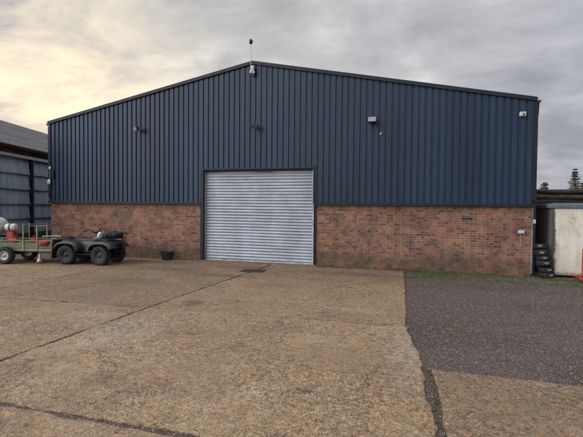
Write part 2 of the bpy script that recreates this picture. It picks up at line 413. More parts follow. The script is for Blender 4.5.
def slab(name, poly, mat, top=.03, jag=.02, lean=.0):
    """a cast slab: outline subdivided and worn, edges rounded over, deck gridded through a fan of rings"""
    pts = []
    n = len(poly)
    for i in range(n):
        a = Vector(poly[i]); b = Vector(poly[(i+1) % n]); L = (b-a).length; k = max(2, int(L/.07))
        nrm = Vector((-(b-a).y, (b-a).x)).normalized()
        for j in range(k):
            t = j/k; p = a.lerp(b, t)
            w = mnoise.noise(Vector((p.x*2.2, p.y*2.2, 3.3)))*jag*1.2 + mnoise.noise(Vector((p.x*9, p.y*9, 1.3)))*jag*.9
            if j: p = p + nrm*w
            pts.append(p)
    c = Vector((sum(p.x for p in pts)/len(pts), sum(p.y for p in pts)/len(pts)))
    rings = []
    for off, z in ((0, -.02), (0, top-.012), (.012, top-.002), (.03, top)):
        rings.append([(p.x + (c-p).normalized().x*off, p.y + (c-p).normalized().y*off, z) for p in pts])
    m = MB(); N_ = len(pts); vs = [q for r in rings for q in r]; fs = []
    for i in range(len(rings)-1):
        for j in range(N_): fs.append((i*N_+j, i*N_+(j+1) % N_, (i+1)*N_+(j+1) % N_, (i+1)*N_+j))
    fs.append(tuple(range((len(rings)-1)*N_, len(rings)*N_)))
    m.add(vs, fs)
    return tag(m.build(name, mat), kind='structure')

J = .014
# columns: left of the lengthwise joint, and between it and the gravel
slab('concrete_slab', [(-4.98+J, 3.19+J), (.30, 3.22), (.24, 3.9), (.14, 5.7), (.02, 6.7), (-.05, 7.22-J), (-2.5, 7.13-J), (-4.88+J, 7.03-J)], M['con_b'], jag=.035)
slab('concrete_slab', [(-4.87+J, 7.04+J), (-2.5, 7.15+J), (-.07, 7.24+J), (-.09, 9.2), (-.13, 11.0-J), (-4.68+J, 10.9-J)], M['con_a'], .031, jag=.022)
slab('concrete_slab', [(-4.66+J, 10.92+J), (-.14, 11.02+J), (-.2, 13.62), (-4.55+J, 13.62)], M['con_c'], .029)
slab('concrete_slab', [(-9.4+J, 3.12+J), (-4.99-J, 3.19+J), (-4.89-J, 7.03-J), (-9.3+J, 6.80-J)], M['con_a'], .028, jag=.02)
slab('concrete_slab', [(-9.3+J, 6.82+J), (-4.88-J, 7.05+J), (-4.69-J, 10.9-J), (-9.2+J, 10.8-J)], M['con_c'], .033, jag=.02)
slab('concrete_slab', [(-9.2+J, 10.82+J), (-4.69-J, 10.92+J), (-4.58-J, 13.62), (-9.1+J, 13.62)], M['con_c'], .030, jag=.02)
slab('concrete_slab', [(-15.6, 6.6), (-9.32-J, 6.80+J), (-9.2-J, 10.8-J), (-15.6, 10.8)], M['con_a'], .031)
slab('concrete_slab', [(-15.6, 10.82), (-9.2-J, 10.82+J), (-9.1-J, 13.62), (-15.6, 13.62)], M['con_c'], .029)
slab('concrete_slab', [(-9.4, -1.5), (-4.99-J, -1.5), (-4.99-J, 3.17-J), (-9.4, 3.10-J)], M['con_b'], .030)
slab('concrete_slab', [(-4.98+J, -1.5), (.42, -1.5), (.31, 3.19-J), (-4.98+J, 3.17-J)], M['con_a'], .031, jag=.03)
slab('concrete_slab', [(.36, 3.0), (5.4, 3.0), (5.4, 5.40), (2.6, 5.36), (.27, 5.37)], M['con_c'], .033, jag=.022)

# door threshold inside opening
m = MB(); m.box((-5.2, 13.95, .02), (4.3, .6, .06)); tag(m.build('door_threshold', M['con_c']), kind='structure')

# ------------------------------------------------------------ main building
XL, XR, YF, ZB, ZE, ZR, DEP = -14.14, 3.41, 13.82, 2.10, 5.30, 6.97, 26.0
XM = (XL+XR)/2; DL, DR, DT = -7.26, -3.17, 3.27
ZER = 5.19   # the right eave sits a little lower
def ztop(x): return ZR - abs(x-XM)/(XM-XL)*(ZR-(ZE if x < XM else ZER))
wh = thing('warehouse_building', 'large gabled farm building, dark blue metal above red brick, with the roller door', 'building', (XM, YF, 0))
def W(mb, name, mat, parent=wh, **k):
    o = mb.build(name, mat, parent, **k); o.location = (-XM, -YF, 0) if parent is wh else (0, 0, 0); return o
for x0, x1 in ((XL+.03, DL-.09), (DR+.09, XR-.03)):
    m = MB(); m.box(((x0+x1)/2, YF+.11, ZB/2), (x1-x0, .22, ZB)); W(m, 'brick_wall', M['brick'])
for x in (XL+.14, XR-.14): m = MB(); m.box((x, YF+.22+DEP/2, ZB/2), (.22, DEP-.02, ZB)); W(m, 'brick_wall', M['brick'])
m = MB(); m.box((XM, YF+DEP+.3, ZB/2), (XR-XL-.1, .22, ZB)); W(m, 'brick_wall', M['brick'])
# box-profile sheeting on the gable (0.2 m pitch, 32 mm ribs)
prof = [(0, .036), (.138, .036), (.148, 0), (.190, 0), (.2, .036)]
def clad_front(mb, x0, x1, zb, yf):
    xs = []; x = math.floor(x0/.2)*.2
    while x < x1:
        for dx, dy in prof[:-1]: xs.append((x+dx, dy))
        x += .2
    xs = [(p, d) for p, d in xs if x0 < p < x1]; xs = [(x0, xs[0][1])] + xs + [(x1, xs[-1][1])]
    if x0 < XM < x1:
        i = max(k for k in range(len(xs)) if xs[k][0] < XM); t = (XM-xs[i][0])/(xs[i+1][0]-xs[i][0])
        xs.insert(i+1, (XM, xs[i][1]*(1-t)+xs[i+1][1]*t))
    mb.strip([(p, yf-d, zb) for p, d in xs], [(p, yf-d, ztop(p)-.04) for p, d in xs])
m = MB(); yc = YF-.03
clad_front(m, XL, DL-.05, ZB+.02, yc); clad_front(m, DL-.05, DR+.05, DT+.05, yc); clad_front(m, DR+.05, XR, ZB+.02, yc)
W(m, 'cladding', M['clad'], solid=0, fixn=False)
m = MB()
for x in (XL, XR):
    sgn = -1 if x == XL else 1; pts = []
    y = YF-.03
    while y < YF+DEP:
        for dx, dy in prof[:-1]: pts.append((y+dx, dy))
        y += .2
    m.strip([(x+sgn*d, p, ZB+.02) for p, d in pts], [(x+sgn*d, p, (ZE if sgn < 0 else ZER)-.05) for p, d in pts])
m.add([(XL, YF+DEP, ZB), (XR, YF+DEP, ZB), (XR, YF+DEP, ZER), (XM, YF+DEP, ZR), (XL, YF+DEP, ZE)], [(0,1,2,3,4)])
W(m, 'side_cladding', M['clad'], fixn=False)
m = MB()   # roof sheets, two slopes, trapezoid profile running down the slope
for sx in (XL-.06, XR+.06):
    pts = []; y = YF-.10
    while y < YF+DEP+.1:
        for dx, dy in prof[:-1]: pts.append((y+dx, dy))
        y += .2
    ze = (ZE if sx < XM else ZER) - .02 - .06*(ZR-ZE)/(XM-XL)
    m.strip([(sx, p, ze+d) for p, d in pts], [(XM, p, ZR-.02+d) for p, d in pts])
W(m, 'roof', M['trim'], fixn=False)
def prism(mb, path, w, h):    # rectangular section swept along a polyline in the xz plane facing -y; w: (y0,y1); h: (below, above)
    vs = []
    for x, z in path:
        vs += [(x, w[0], z-h[0]), (x, w[1], z-h[0]), (x, w[1], z+h[1]), (x, w[0], z+h[1])]
    fs = []
    for i in range(len(path)-1):
        for k in range(4): fs.append((i*4+k, i*4+(k+1) % 4, i*4+4+(k+1) % 4, i*4+4+k))
    fs.append((0,1,2,3)); o = (len(path)-1)*4; fs.append((o+3,o+2,o+1,o)); mb.add(vs, fs)
m = MB(); prism(m, [(XL-.02, ZE), (XM, ZR), (XR+.02, ZER)], (YF-.125, YF-.105), (.07, .045))
prism(m, [(XL-.02, ZE+.03), (XM, ZR+.03), (XR+.02, ZER+.03)], (YF-.102, YF+.12), (.0, .014))
W(m, 'verge_trim', M['trim'])
for x0, x1 in ((XL-.01, DL-.052), (DR+.052, XR+.01)):
    m = MB(); m.box(((x0+x1)/2, YF-.06, ZB+.015), (x1-x0, .11, .05)); m.box(((x0+x1)/2, YF-.108, ZB-.012), (x1-x0, .012, .06))
    W(m, 'drip_flashing', M['trim'])
for x in (XL+.02, XR-.02):
    m = MB(); m.box((x, YF-.068, (ZB+ZE)/2), (.12, .012, ZER-ZB-.19)); m.box((x+(.052 if x > 0 else -.052), YF+.03, (ZB+ZE)/2), (.012, .2, ZER-ZB-.19))
    W(m, 'corner_flashing', M['trim'])
# gutter ends at both eaves
for sx in (-1, 1):
    x = (XL if sx < 0 else XR)+sx*.07; m = MB(); prof_g = []
    for k in range(9):
        a = math.pi*k/8; prof_g.append((x-math.cos(a)*.075, (ZE if sx < 0 else ZER)-.04-math.sin(a)*.075))
    n_ = len(prof_g)
    vs = [(p, YF-.06, z) for p, z in prof_g] + [(p, YF+DEP, z) for p, z in prof_g]
    m.add(vs, [(i, i+1, n_+i+1, n_+i) for i in range(n_-1)] + [tuple(range(n_))], smooth=False)
    W(m, 'gutter', M['darksteel'], solid=.004)
# downpipe on the right flank with a pale bracket and pale corner post on the brick
m = MB(); m.tube([(XR+.09, YF+.1, ZER-.1), (XR+.09, YF+.1, ZER-.3), (XR+.07, YF+.1, ZER-.5), (XR+.07, YF+.1, .1)], .035, 10)
W(m, 'downpipe', M['darksteel'])
m = MB(); m.box((XR-.012, YF-.012, ZB/2+.02), (.05, .03, ZB-.14), bev=.004); W(m, 'corner_post', M['drim2'])
m = MB(); m.box((XR+.045, YF-.02, 1.63), (.07, .05, .12), bev=.01); W(m, 'pipe_bracket', M['white'])
# door surround
m = MB()
m.box((DL-.005, YF-.045, DT/2+.05), (.085, .11, DT-.03+.09)); m.box((DL-.07, YF+.08, DT/2), (.04, .3, DT))
W(m, 'door_jamb', M['trim'])
m = MB(); m.box((DR+.02, YF-.045, (ZB+DT)/2+.06), (.05, .11, DT-ZB+.10)); m.box((DR+.07, YF+.06, DT/2), (.04, .22, DT))
W(m, 'door_jamb', M['trim'])
m = MB(); m.box(((DL+DR)/2, YF-.047, DT+.04), (DR-DL+.12, .115, .05)); m.box(((DL+DR)/2, YF+.09, DT+.03), (DR-DL+.1, .24, .05))
W(m, 'door_head', M['trim'])
# roller shutter
sh = MB(); pitch = .105; z = .09; ys = YF+.09; secs = []
k = 0
while z < DT-.05:
    for i in range(8):
        t = i/8; a = t*math.pi
        secs.append((ys - math.sin(a)*.030 + (.010 if i == 0 else 0), z + t*pitch))
    z += pitch; k += 1
xs = [DL+.045 + (DR-DL-.09)*i/24 for i in range(25)]
vs = []; fs = []
for (y, zz) in secs:
    for x in xs:   # the curtain bows and dents very slightly, as old slats do
        w = mnoise.noise(Vector((x*.9, zz*.9, 5)))*.010 + mnoise.noise(Vector((x*.8, round((zz-.09)/pitch-.5)*3.7, 9)))*.005
        sag = mnoise.noise(Vector((x*.35, zz*.5, 15)))*.018
        vs.append((x, y+w, min(zz+sag, DT)))
nx = len(xs)
for i in range(len(secs)-1):
    for j in range(nx-1): fs.append((i*nx+j, i*nx+j+1, (i+1)*nx+j+1, (i+1)*nx+j))
sh.add(vs, fs, smooth=True); so = W(sh, 'roller_shutter', M['slat'], fixn=False)
so.data.polygons.foreach_set('use_smooth', [True]*len(so.data.polygons))
m = MB(); m.box(((DL+DR)/2, ys-.012, .055), (DR-DL-.09, .05, .075), bev=.008); W(m, 'bottom_rail', M['galv'], so)
for x in (DL+.045, DR-.02):
    m = MB(); m.box((x-.002, ys-.03, DT/2), (.055, .09, DT), bev=.004); W(m, 'guide_rail', M['galv'], so)
m = MB(); m.box(((DL+DR)/2, ys+.02, DT-.03), (DR-DL-.02, .10, .10)); W(m, 'curtain_box', M['darksteel'], so)
m = MB(); m.box((1.61, YF-.006, 1.69), (.30, .016, .055)); W(m, 'air_vent', M['black'])   # slot vent in the brickwork
# ---- fixtures on the wall
def floodlight(x, z, label, yaw, tilt, big=1.0, face=M['glass'], arm=.22):
    t = thing('floodlight', label, 'floodlight', (x, YF-.06, z), 0, 'floodlights on the gable')
    m = MB(); m.box((0, -.01, 0), (.10*big, .02, .12*big), bev=.004)
    m.tube([(0, -.02, 0), (0, -arm*.6, .01), (math.sin(yaw)*.02, -arm, 0)], .014, 8); m.build('bracket', M['darksteel'], t)
    Mx = Matrix.Translation((0, -arm-.03, 0)) @ Matrix.Rotation(yaw, 4, 'Z') @ Matrix.Rotation(tilt, 4, 'X')
    m = MB(); m.box((0, 0, 0), (.30*big, .09, .20*big), bev=.02, M=Mx)
    for i in range(6): m.box(((-.11+.044*i)*big, .058, 0), (.012, .03, .16*big), M=Mx)
    h = m.build('housing', M['black'], t)
    m = MB(); m.box((0, -.048, 0), (.25*big, .012, .155*big), M=Mx, bev=.003); m.build('lens', face, h)
    return t
floodlight(-9.86, 4.84, 'pale faced floodlight turned sideways, highest light left of the roller door', R(-35), R(18), .85, M['galv'])
floodlight(-5.17, 4.72, 'all dark floodlight aimed down, straight above the roller door', R(25), R(62), .85)
floodlight(-1.24, 4.76, 'boxy floodlight with bright glass over a black hood, right of the roller door', R(-6), R(-14), 1.0)
t = thing('camera_box', 'small white camera box high on the cladding near the right hand eave', 'camera', (3.06, YF-.07, 4.76))
m = MB(); m.box((0, -.03, 0), (.17, .09, .13), bev=.012); b = m.build('housing', M['white'], t)
m = MB(); m.lathe([(.0, -.085), (.024, -.085), (.03, -.07), (.03, -.05)], 14, M=Matrix.Translation((.02, 0, -.015))); m.build('lens', M['black'], b)
m = MB(); m.tube([(-.06, -.004, -.07), (-.065, .0, -1.4), (-.065, 0, -2.55)], .008, 6); m.build('cable', M['darksteel'], t)
t = thing('alarm_box', 'small white plastic box on the brickwork near its right end', 'alarm box', (3.11, YF-.002, 1.32))
m = MB(); m.box((0, -.035, 0), (.17, .07, .10), bev=.012); m.build('housing', M['white'], t)
m = MB(); m.tube([(.0, -.02, -.05), (.0, -.02, -.45)], .009, 6); m.build('cable', M['galv'], t)
t = thing('sensor', 'tiny white sensor on the cladding, below and right of the brightest floodlight', 'sensor', (-.99, YF-.065, 4.35))
m = MB(); m.box((0, -.02, 0), (.045, .04, .075), bev=.008); m.build('housing', M['white'], t)
t = thing('wall_lamp', 'white lamp with a cable loop on the left hand corner of the cladding', 'lamp', (-14.04, YF-.07, 3.2))
m = MB(); m.lathe([(0, .34), (.035, .33), (.048, .27), (.035, .2), (0, .19)], 12, axis='z', M=Matrix.Translation((0, -.05, 0))); m.build('sensor_head', M['white'], t)
m = MB(); m.lathe([(0, -.40), (.055, -.38), (.07, -.30), (.05, -.2), (0, -.17)], 12, axis='z', M=Matrix.Translation((-.02, -.07, 0))); m.build('lamp_globe', M['white'], t)
m = MB(); m.tube([(0, -.03, .2), (-.02, -.03, .08), (-.025, -.03, -.05), (-.02, -.03, -.2)], .012, 6); m.build('cable', M['galv'], t)
m = MB(); m.box((.12, -.03, .02), (.13, .05, .34), bev=.01); m.build('back_box', M['trim'], t)
t = thing('aerial_mast', 'thin mast with a small dark head standing on the roof peak', 'aerial', (-5.40, YF-.14, 6.55))
m = MB(); m.tube([(0, 0, -.0), (0, 0, .5), (-.01, 0, 1.06)], .013, 8); m.build('pole', M['galv'], t)
m = MB(); m.lathe([(0, .0), (.045, .005), (.062, .05), (.062, .12), (.03, .165), (0, .17)], 14, axis='z', M=Matrix.Translation((-.01, 0, 1.03)))
m.tube([(-.01, 0, 1.10), (.08, 0, 1.12)], .012, 6); m.build('aerial_head', M['darksteel'], t)
t = thing('antenna_box', 'white antenna box bolted to the gable just under the roof peak', 'antenna', (-5.33, YF-.13, 6.72))
m = MB(); m.box((0, -.05, 0), (.13, .09, .20), bev=.02); m.box((-.05, -.06, -.11), (.09, .07, .09), bev=.015); m.box((.045, -.05, -.13), (.08, .06, .08), bev=.015)
m.build('housing', M['white'], t); m = MB(); m.box((0, -.01, -.2), (.12, .04, .08), bev=.005); m.build('bracket', M['darksteel'], t)

# ------------------------------------------------------------ long shed on the left
B0 = Vector((-15.85, 13.01)); dB = Vector((-.96, 3.31)).normalized(); nB = Vector((-dB.y, dB.x))  # nB points left/away from the yard
ang = math.atan2(dB.y, dB.x)
shd = thing('farm_shed', 'long low shed with grey sheet roof and blue grey panelled wall at the far left', 'shed', (B0.x, B0.y, 0), ang)
# local: x along the wall (away from camera), y to the left (into the shed), z up
L0, L1 = -1.6, 22.0
m = MB(); m.box(((L0+L1)/2, .35, 2.25), (L1-L0, .2, 4.46)); m.box(((L0+L1)/2, 9.9, 2.2), (L1-L0, .2, 4.4))
for x in (L0+.1, L1-.1): m.add([(x, .3, 0), (x, 9.9, 0), (x, 9.9, 4.4), (x, 5.1, 6.5), (x, .3, 4.4)], [(0,1,2,3,4)])
m.build('wall', M['brick'], shd)
rows = [.0, .75, 1.40, 2.03, 2.68, 3.34, 3.98]
for bx in range(-1, 10):
    m = MB(); x0 = max(bx*2.25+.05, L0); x1 = bx*2.25+2.2
    for r_ in range(1, 6):
        z0, z1 = rows[r_]-.02, rows[r_+1]+.05; pts = []
        x = x0
        while x < x1:
            for dx, dy in ((0, 0), (.055, .012), (.11, .0), (.16, .0)): 
                if x+dx < x1: pts.append((x+dx, dy+mnoise.noise(Vector((x+dx, r_, 2)))*.02))
            x += .2
        dip = [mnoise.noise(Vector((p*1.1, r_*5.1, 7)))*.035 for p, _ in pts]
        m.strip([(p, .10-d, z0+dp) for (p, d), dp in zip(pts, dip)], [(p, .17-d, z1) for p, d in pts])
        m.strip([(p, .088-d, z0+dp-.002) for (p, d), dp in zip(pts, dip)], [(p, .088-d, z0+.07+dp) for (p, d), dp in zip(pts, dip)])
    m.build('wall_panel', M['blue'], shd, fixn=False)
m = MB(); m.box(((L0+L1)/2, .13, .37), (L1-L0, .12, .74)); m.build('plinth', M['darksteel'], shd)
m = MB(); m.box(((L0+L1)/2, .06, 4.06), (L1-L0, .14, .12)); m.build('top_rail', M['galv'], shd)
for bx in range(0, 11):
    m = MB(); x = bx*2.25; m.box((x, .045, 2.02), (.06, .10, 4.04)); m.build('post', M['black'], shd)
m = MB(); pg = []
for k in range(9):
    a = math.pi*k/8; pg.append((-.02-math.cos(a)*.085, 4.43-math.sin(a)*.10))
m.add([(L0, y, z) for y, z in pg]+[(L1, y, z) for y, z in pg], [(i, i+1, 9+i+1, 9+i) for i in range(8)]); m.build('gutter', M['black'], shd, solid=.006)
m = MB()
for (ya, za, yb, zb) in ((-.08, 4.47, 5.0, 6.80), (10.2, 4.47, 5.0, 6.80)):
    pts = []; x = L0-.2
    while x < L1: pts.append((x, .025*math.sin(x/.146*2*math.pi))); x += .0365
    m.strip([(p, ya, za+d) for p, d in pts], [(p, yb, zb+d) for p, d in pts], smooth=True)
    for t_ in (.33, .66):
        yy, zz = ya+(yb-ya)*t_, za+(zb-za)*t_+.012
        m.strip([(p, yy-.01, zz+d) for p, d in pts], [(p, yy+(yb-ya)*.02, zz+(zb-za)*.02+d) for p, d in pts], smooth=True)
m.build('roof', M['roof'], shd, fixn=False)

# ------------------------------------------------------------ cream cabin at the right
cb = thing('site_cabin', 'low cream cabin with faded blue roof edge and black mould on its left side', 'cabin', (3.88, 14.0, 0))
CW, CD, CH = 3.2, 5.2, 2.03
m = MB(); rad = .10; out = []
for cx, cy, a0 in ((rad, rad, 180), (CW-rad, rad, 270), (CW-rad, CD-rad, 0), (rad, CD-rad, 90)):
    for k in range(7):
        a = R(a0+90*k/6); out.append((cx+rad*math.cos(a), cy+rad*math.sin(a)))
n_ = len(out); m.add([(x, y, .07) for x, y in out]+[(x, y, CH) for x, y in out], [(i, (i+1) % n_, n_+(i+1) % n_, n_+i) for i in range(n_)], smooth=False)
m.build('wall', M['cream'], cb, fixn=False)
for x in (1.22, 2.44): m = MB(); m.box((x, -.004, 1.03), (.05, .012, 1.86), bev=.003); m.build('joint_strip', M['cream'], cb)
m = MB(); m.box((CW/2, CD/2, CH+.06), (CW+.10, CD+.10, .13), bev=.02); m.box((CW/2, CD/2, CH+.14), (CW-.2, CD-.2, .04)); m.build('roof', M['teal'], cb)
for y in (.3, 2.6, 4.9): m = MB(); m.box((CW/2, y, .05), (CW-.4, .18, .10)); m.build('base_skid', M['timber'], cb)

# leaning column of worn tyres in the gap
def tyre_geo(mb, Ro, w, Ri, Mx=None, lugs=20, mi=0, mlug=0, n=36):
    prof_ = [(Ri, -w*.34), (Ri+.02, -w*.44), ((Ri+Ro)/2, -w*.5), (Ro-.035, -w*.47), (Ro-.012, -w*.38), (Ro-.006, 0),
             (Ro-.012, w*.38), (Ro-.035, w*.47), ((Ri+Ro)/2, w*.5), (Ri+.02, w*.44), (Ri, w*.34), (Ri, -w*.34)]
    mb.lathe(prof_, n, mi, Mx)
    for k in range(lugs):
        a = 2*math.pi*k/lugs
        for s in (-1, 1):
            L = Matrix.Rotation(a + (0.5 if s > 0 else 0)*2*math.pi/lugs, 4, 'Y') @ Matrix.Translation((Ro-.004, s*w*.24, 0)) @ Matrix.Rotation(s*.35, 4, 'X')
            mb.box((0, 0, 0), (.026, w*.40, .030), mlug, (Mx @ L) if Mx is not None else L, bev=.004)
first = None
for i in range(6):
    z = .10+i*.163; lab = ['worn tyre lowest in the leaning pile beside the cream cabin', 'second tyre from the ground in the leaning pile beside the cabin', 'third tyre from the ground in the leaning pile beside the cabin',
                           'third tyre from the top of the leaning pile beside the cabin', 'second tyre from the top of the leaning pile beside the cabin', 'tyre at the very top of the leaning pile beside the cabin'][i]
    if first is None:
        m = MB(); tyre_geo(m, .205, .155, .12, Matrix.Rotation(math.pi/2, 4, 'X'), 14)
        o = m.build('old_tyre', [M['rubber']]); first = o; o.data.materials[0] = M['oldrubber']
        m = MB()      # pale crescents painted as highlights on the tread's outward side
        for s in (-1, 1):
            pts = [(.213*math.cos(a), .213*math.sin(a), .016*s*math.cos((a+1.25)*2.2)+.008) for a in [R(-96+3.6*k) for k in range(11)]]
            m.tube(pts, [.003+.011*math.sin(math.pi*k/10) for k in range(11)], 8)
        c = m.build('painted_highlight', [M['tyreglint']], o)
    else: o = copy_tree(first)
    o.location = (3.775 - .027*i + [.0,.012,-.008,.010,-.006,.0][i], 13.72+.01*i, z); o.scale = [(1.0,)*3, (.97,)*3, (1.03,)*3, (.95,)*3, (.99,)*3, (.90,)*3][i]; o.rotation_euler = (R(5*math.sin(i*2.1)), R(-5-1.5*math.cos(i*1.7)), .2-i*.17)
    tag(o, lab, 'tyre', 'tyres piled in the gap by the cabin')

# red and white plastic barrier against the cabin
t = thing('road_barrier', 'red and white plastic barrier standing against the cream cabin at the right', 'barrier', (4.52, 13.30, 0), R(-4))
m = MB()
m.box((.62, 0, .86), (1.24, .05, .12), bev=.015); m.box((.62, 0, .24), (1.24, .05, .10), bev=.015)
for x in (.03, .42, .82, 1.2): m.box((x, 0, .55), (.06, .045, .52), bev=.012)
m.build('frame', M['red'], t)
m = MB(); m.box((.62, -.03, .60), (1.16, .012, .28), bev=.003); m.build('reflective_board', M['white'], t)
for x in (.0, 1.15):
    m = MB(); m.box((x-.03, 0, .10), (.10, .50, .07), bev=.015); m.box((x-.03, 0, .16), (.07, .12, .08), bev=.01); m.build('foot', M['red'], t)
m = MB(); m.box((-.13, .0, .17), (.16, .06, .05), bev=.01); m.build('hinge', M['red'], t)

# dark timber stacked behind the cabin
lays = ['bottom', 'second', 'third', 'fourth', 'fifth', 'sixth', 'seventh', 'eighth', 'ninth', 'tenth', 'eleventh', 'twelfth', 'thirteenth', 'top']
for lay in range(14):
    for k in range(2 if lay > 8 else 1):
        Lg = 7.4 + random.uniform(-.8, .8)
        m = MB(); hh = .225 if lay < 13 else .17
        pts = [(-Lg/2+Lg*i/14, .03*math.sin(i+lay), .022*math.sin(i*1.3+k+lay)) for i in range(15)]
        m.tube(pts, [hh/2*random.uniform(.88, 1.10) for _ in range(15)], 9)
        m.v = [Vector((v.x, v.y*1.4 + mnoise.noise(v*3)*.03, v.z + mnoise.noise(v*2.3)*.03)) for v in m.v]
        o = m.build('timber_baulk', M['timber'] if random.random() < .65 else M['timber2'])
        xo = 4.30+Lg/2 + random.uniform(-.45, .30) + (.5*k)
        o.location = (xo, 19.6 + k*.36 - lay*.008, .11+lay*.199+(.05 if k else 0)); o.rotation_euler = (0, R(random.uniform(-.5, .5)), R(random.uniform(-1, 1)))
        lab = ('dark old baulk, front row, %s layer of the stack behind the cabin' if k == 0 else 'dark old baulk, back row, %s layer of the stack behind the cabin') % lays[lay]
        tag(o, lab, 'timber', 'timbers stacked behind the cabin')

# ------------------------------------------------------------ conifers beyond
def conifer(x, y, H, seed, label, wid=.26, start=.12):
    rnd = random.Random(seed)
    t = thing('conifer_tree', label, 'tree', (x, y, 0), 0, 'conifers beyond the timber stack')
    m = MB(); m.tube([(0, 0, 0), (.05, .02, H*.4), (0, .03, H*.8), (.01, 0, H)], [H*.022, H*.016, H*.008, .01], 8); m.build('trunk', M['bark'], t)
    m = MB(); z = H*start
    while z < H*.99:
        f = 1-(z/H); L = H*wid*(f**.8)*rnd.uniform(.6, 1.15)+.10; nb = rnd.randint(5, 8); a0 = rnd.random()*6
        for b in range(nb):
            a = a0+b*2*math.pi/nb+rnd.uniform(-.3, .3); l = L*rnd.uniform(.30, 1.25); d = Vector((math.cos(a), math.sin(a), 0))
            k = max(3, int(l/.10)); sd = Vector((-d.y, d.x, 0))
            for i in range(k):
                s_ = (i+.5)/k; p = d*l*s_ + Vector((0, 0, z - l*.30*s_ + l*.28*s_*s_))
                for side in (-1, 1):
                    for rr in range(2):
                        ln = (.10+.22*l*(1-s_*.7))*rnd.uniform(.6, 1.2)
                        q = p + sd*side*ln*rnd.uniform(.6, 1) + d*ln*.5 + Vector((0, 0, rnd.uniform(-.12, .05)))
                        w = .035+.03*rnd.random(); up = Vector((rnd.uniform(-.3, .3), rnd.uniform(-.3, .3), 1)).normalized()*w
                        m.add([p-up, p+up, q+up*.3, q-up*.6], [(0,1,2,3)])
        z += H*rnd.uniform(.016, .045)
    m.build('crown', M['needle'], t, fixn=False)
conifer(17.75, 55, 6.7, 3, 'tall pointed conifer standing highest above the timber stack', .30)
conifer(14.75, 55, 5.15, 8, 'shorter rounder conifer beyond the right corner of the building', .52)
conifer(19.0, 56, 5.3, 5, 'conifer cut off by the right edge of the picture beyond the timber stack', .28)

# ------------------------------------------------------------ wheels
def wheel(parent, x, y, z, Ro, w, rimR, rimmat, name='wheel', steer=0, lugs=20, tag_=None):
    t = bpy.data.objects.new(name, None); col.objects.link(t); t.parent = parent; t.location = (x, y, z); t.rotation_euler = (0, random.random()*6, steer); t.rotation_mode = 'YXZ'
    m = MB(); tyre_geo(m, Ro, w, rimR, lugs=lugs); m.build('tyre', [M['rubber']], t)
    m = MB()
    for s in (-1, 1):
        m.lathe([(rimR+.004, s*w*.40), (rimR-.012, s*w*.42), (rimR-.02, s*w*.30), (rimR*.72, s*w*.16), (rimR*.5, s*w*.20), (rimR*.36, s*w*.24), (.0, s*w*.24)], 28)
        m.lathe([(.045, s*w*.24), (.045, s*w*.34), (.035, s*w*.38), (0, s*w*.38)], 14)
        for k in range(4):
            a = k*math.pi/2; m.tube([(rimR*.42*math.cos(a), s*w*.22, rimR*.42*math.sin(a)), (rimR*.42*math.cos(a), s*w*.29, rimR*.42*math.sin(a))], .010, 6)
    m.build('rim', rimmat, t)
    return t

# ------------------------------------------------------------ quad bike (local x forward, y left)
qd = thing('quad_bike', 'dark quad bike with loaded front rack parked beside the brick wall, hitched to the trailer', 'quad bike', (-10.42, 11.90, .03), R(7))
WR = .315
for x, st in ((.60, -.10), (-.60, 0)):
    for s in (-1, 1): wheel(qd, x, s*.46, WR, WR, .23 if x > 0 else .26, .165, M['drim'], steer=st)
def arch(mb, cx, y0, y1, r, a0, a1, lip=.05, n=14, flat=None, crown=.02):
    """fender sheet swept round a wheel centre from angle a0 to a1 (deg), outer lip turned down"""
    ys = [(y0, 0), (y0+(y1-y0)*.35, crown), (y0+(y1-y0)*.8, crown*.6), (y1, -.012), (y1+(.01 if y1 > y0 else -.01), -lip)]
    rows_ = []
    for i in range(n+1):
        a = R(a0+(a1-a0)*i/n); row = []
        for y, dr in ys:
            rr = r+dr; ca, sa = math.cos(a), math.sin(a); x = cx+math.copysign(abs(ca)**.72, ca)*rr; z = WR+math.copysign(abs(sa)**.62, sa)*(rr*.98)
            if flat and z > flat: z = flat+(z-flat)*.25
            row.append((x, y, z))
        rows_.append(row)
    k = len(ys); vs = [p for r_ in rows_ for p in r_]
    mb.add(vs, [(i*k+j, i*k+j+1, (i+1)*k+j+1, (i+1)*k+j) for i in range(n) for j in range(k-1)], smooth=True)
for s in (-1, 1):
    m = MB(); arch(m, .60, s*.16, s*.57, .445, 20, 172, .07); m.build('front_fender', M['quadfade'], qd, solid=.012)
    m = MB(); arch(m, -.60, s*.16, s*.59, .445, 8, 162, .07); m.build('rear_fender', M['quad'], qd, solid=.012)
    m = MB(); m.add([(.22, s*.18, .33), (-.22, s*.18, .33), (-.24, s*.50, .34), (.24, s*.50, .34), (.34, s*.46, .50), (.30, s*.2, .50), (-.34, s*.48, .50), (-.30, s*.2, .50)],
                    [(0,1,2,3), (0,3,4,5), (1,7,6,2)]); m.build('footwell', M['black'], qd, solid=.02)
    m = MB(); m.loft([(.32, s*.2, .58, .06, .17), (.12, s*.19, .56, .10, .22), (-.10, s*.18, .55, .10, .21), (-.32, s*.17, .58, .07, .17)], 14); m.build('side_panel', M['quadfade'] if s < 0 else M['quad'], qd)
m = MB(); m.loft([(.94, 0, .60, .13, .07), (.86, 0, .66, .20, .11), (.66, 0, .74, .23, .12), (.46, 0, .80, .20, .12), (.26, 0, .83, .15, .12), (.10, 0, .79, .12, .12), (.0, 0, .74, .10, .10)], 20)
m.build('body', M['quad'], qd)
m = MB()
m.loft([(-.22, 0, .70, .18, .07), (-.5, 0, .735, .28, .06), (-.9, 0, .75, .30, .05), (-1.02, 0, .75, .26, .03)], 20, e=4)
m.build('rear_deck', M['quad'], qd)
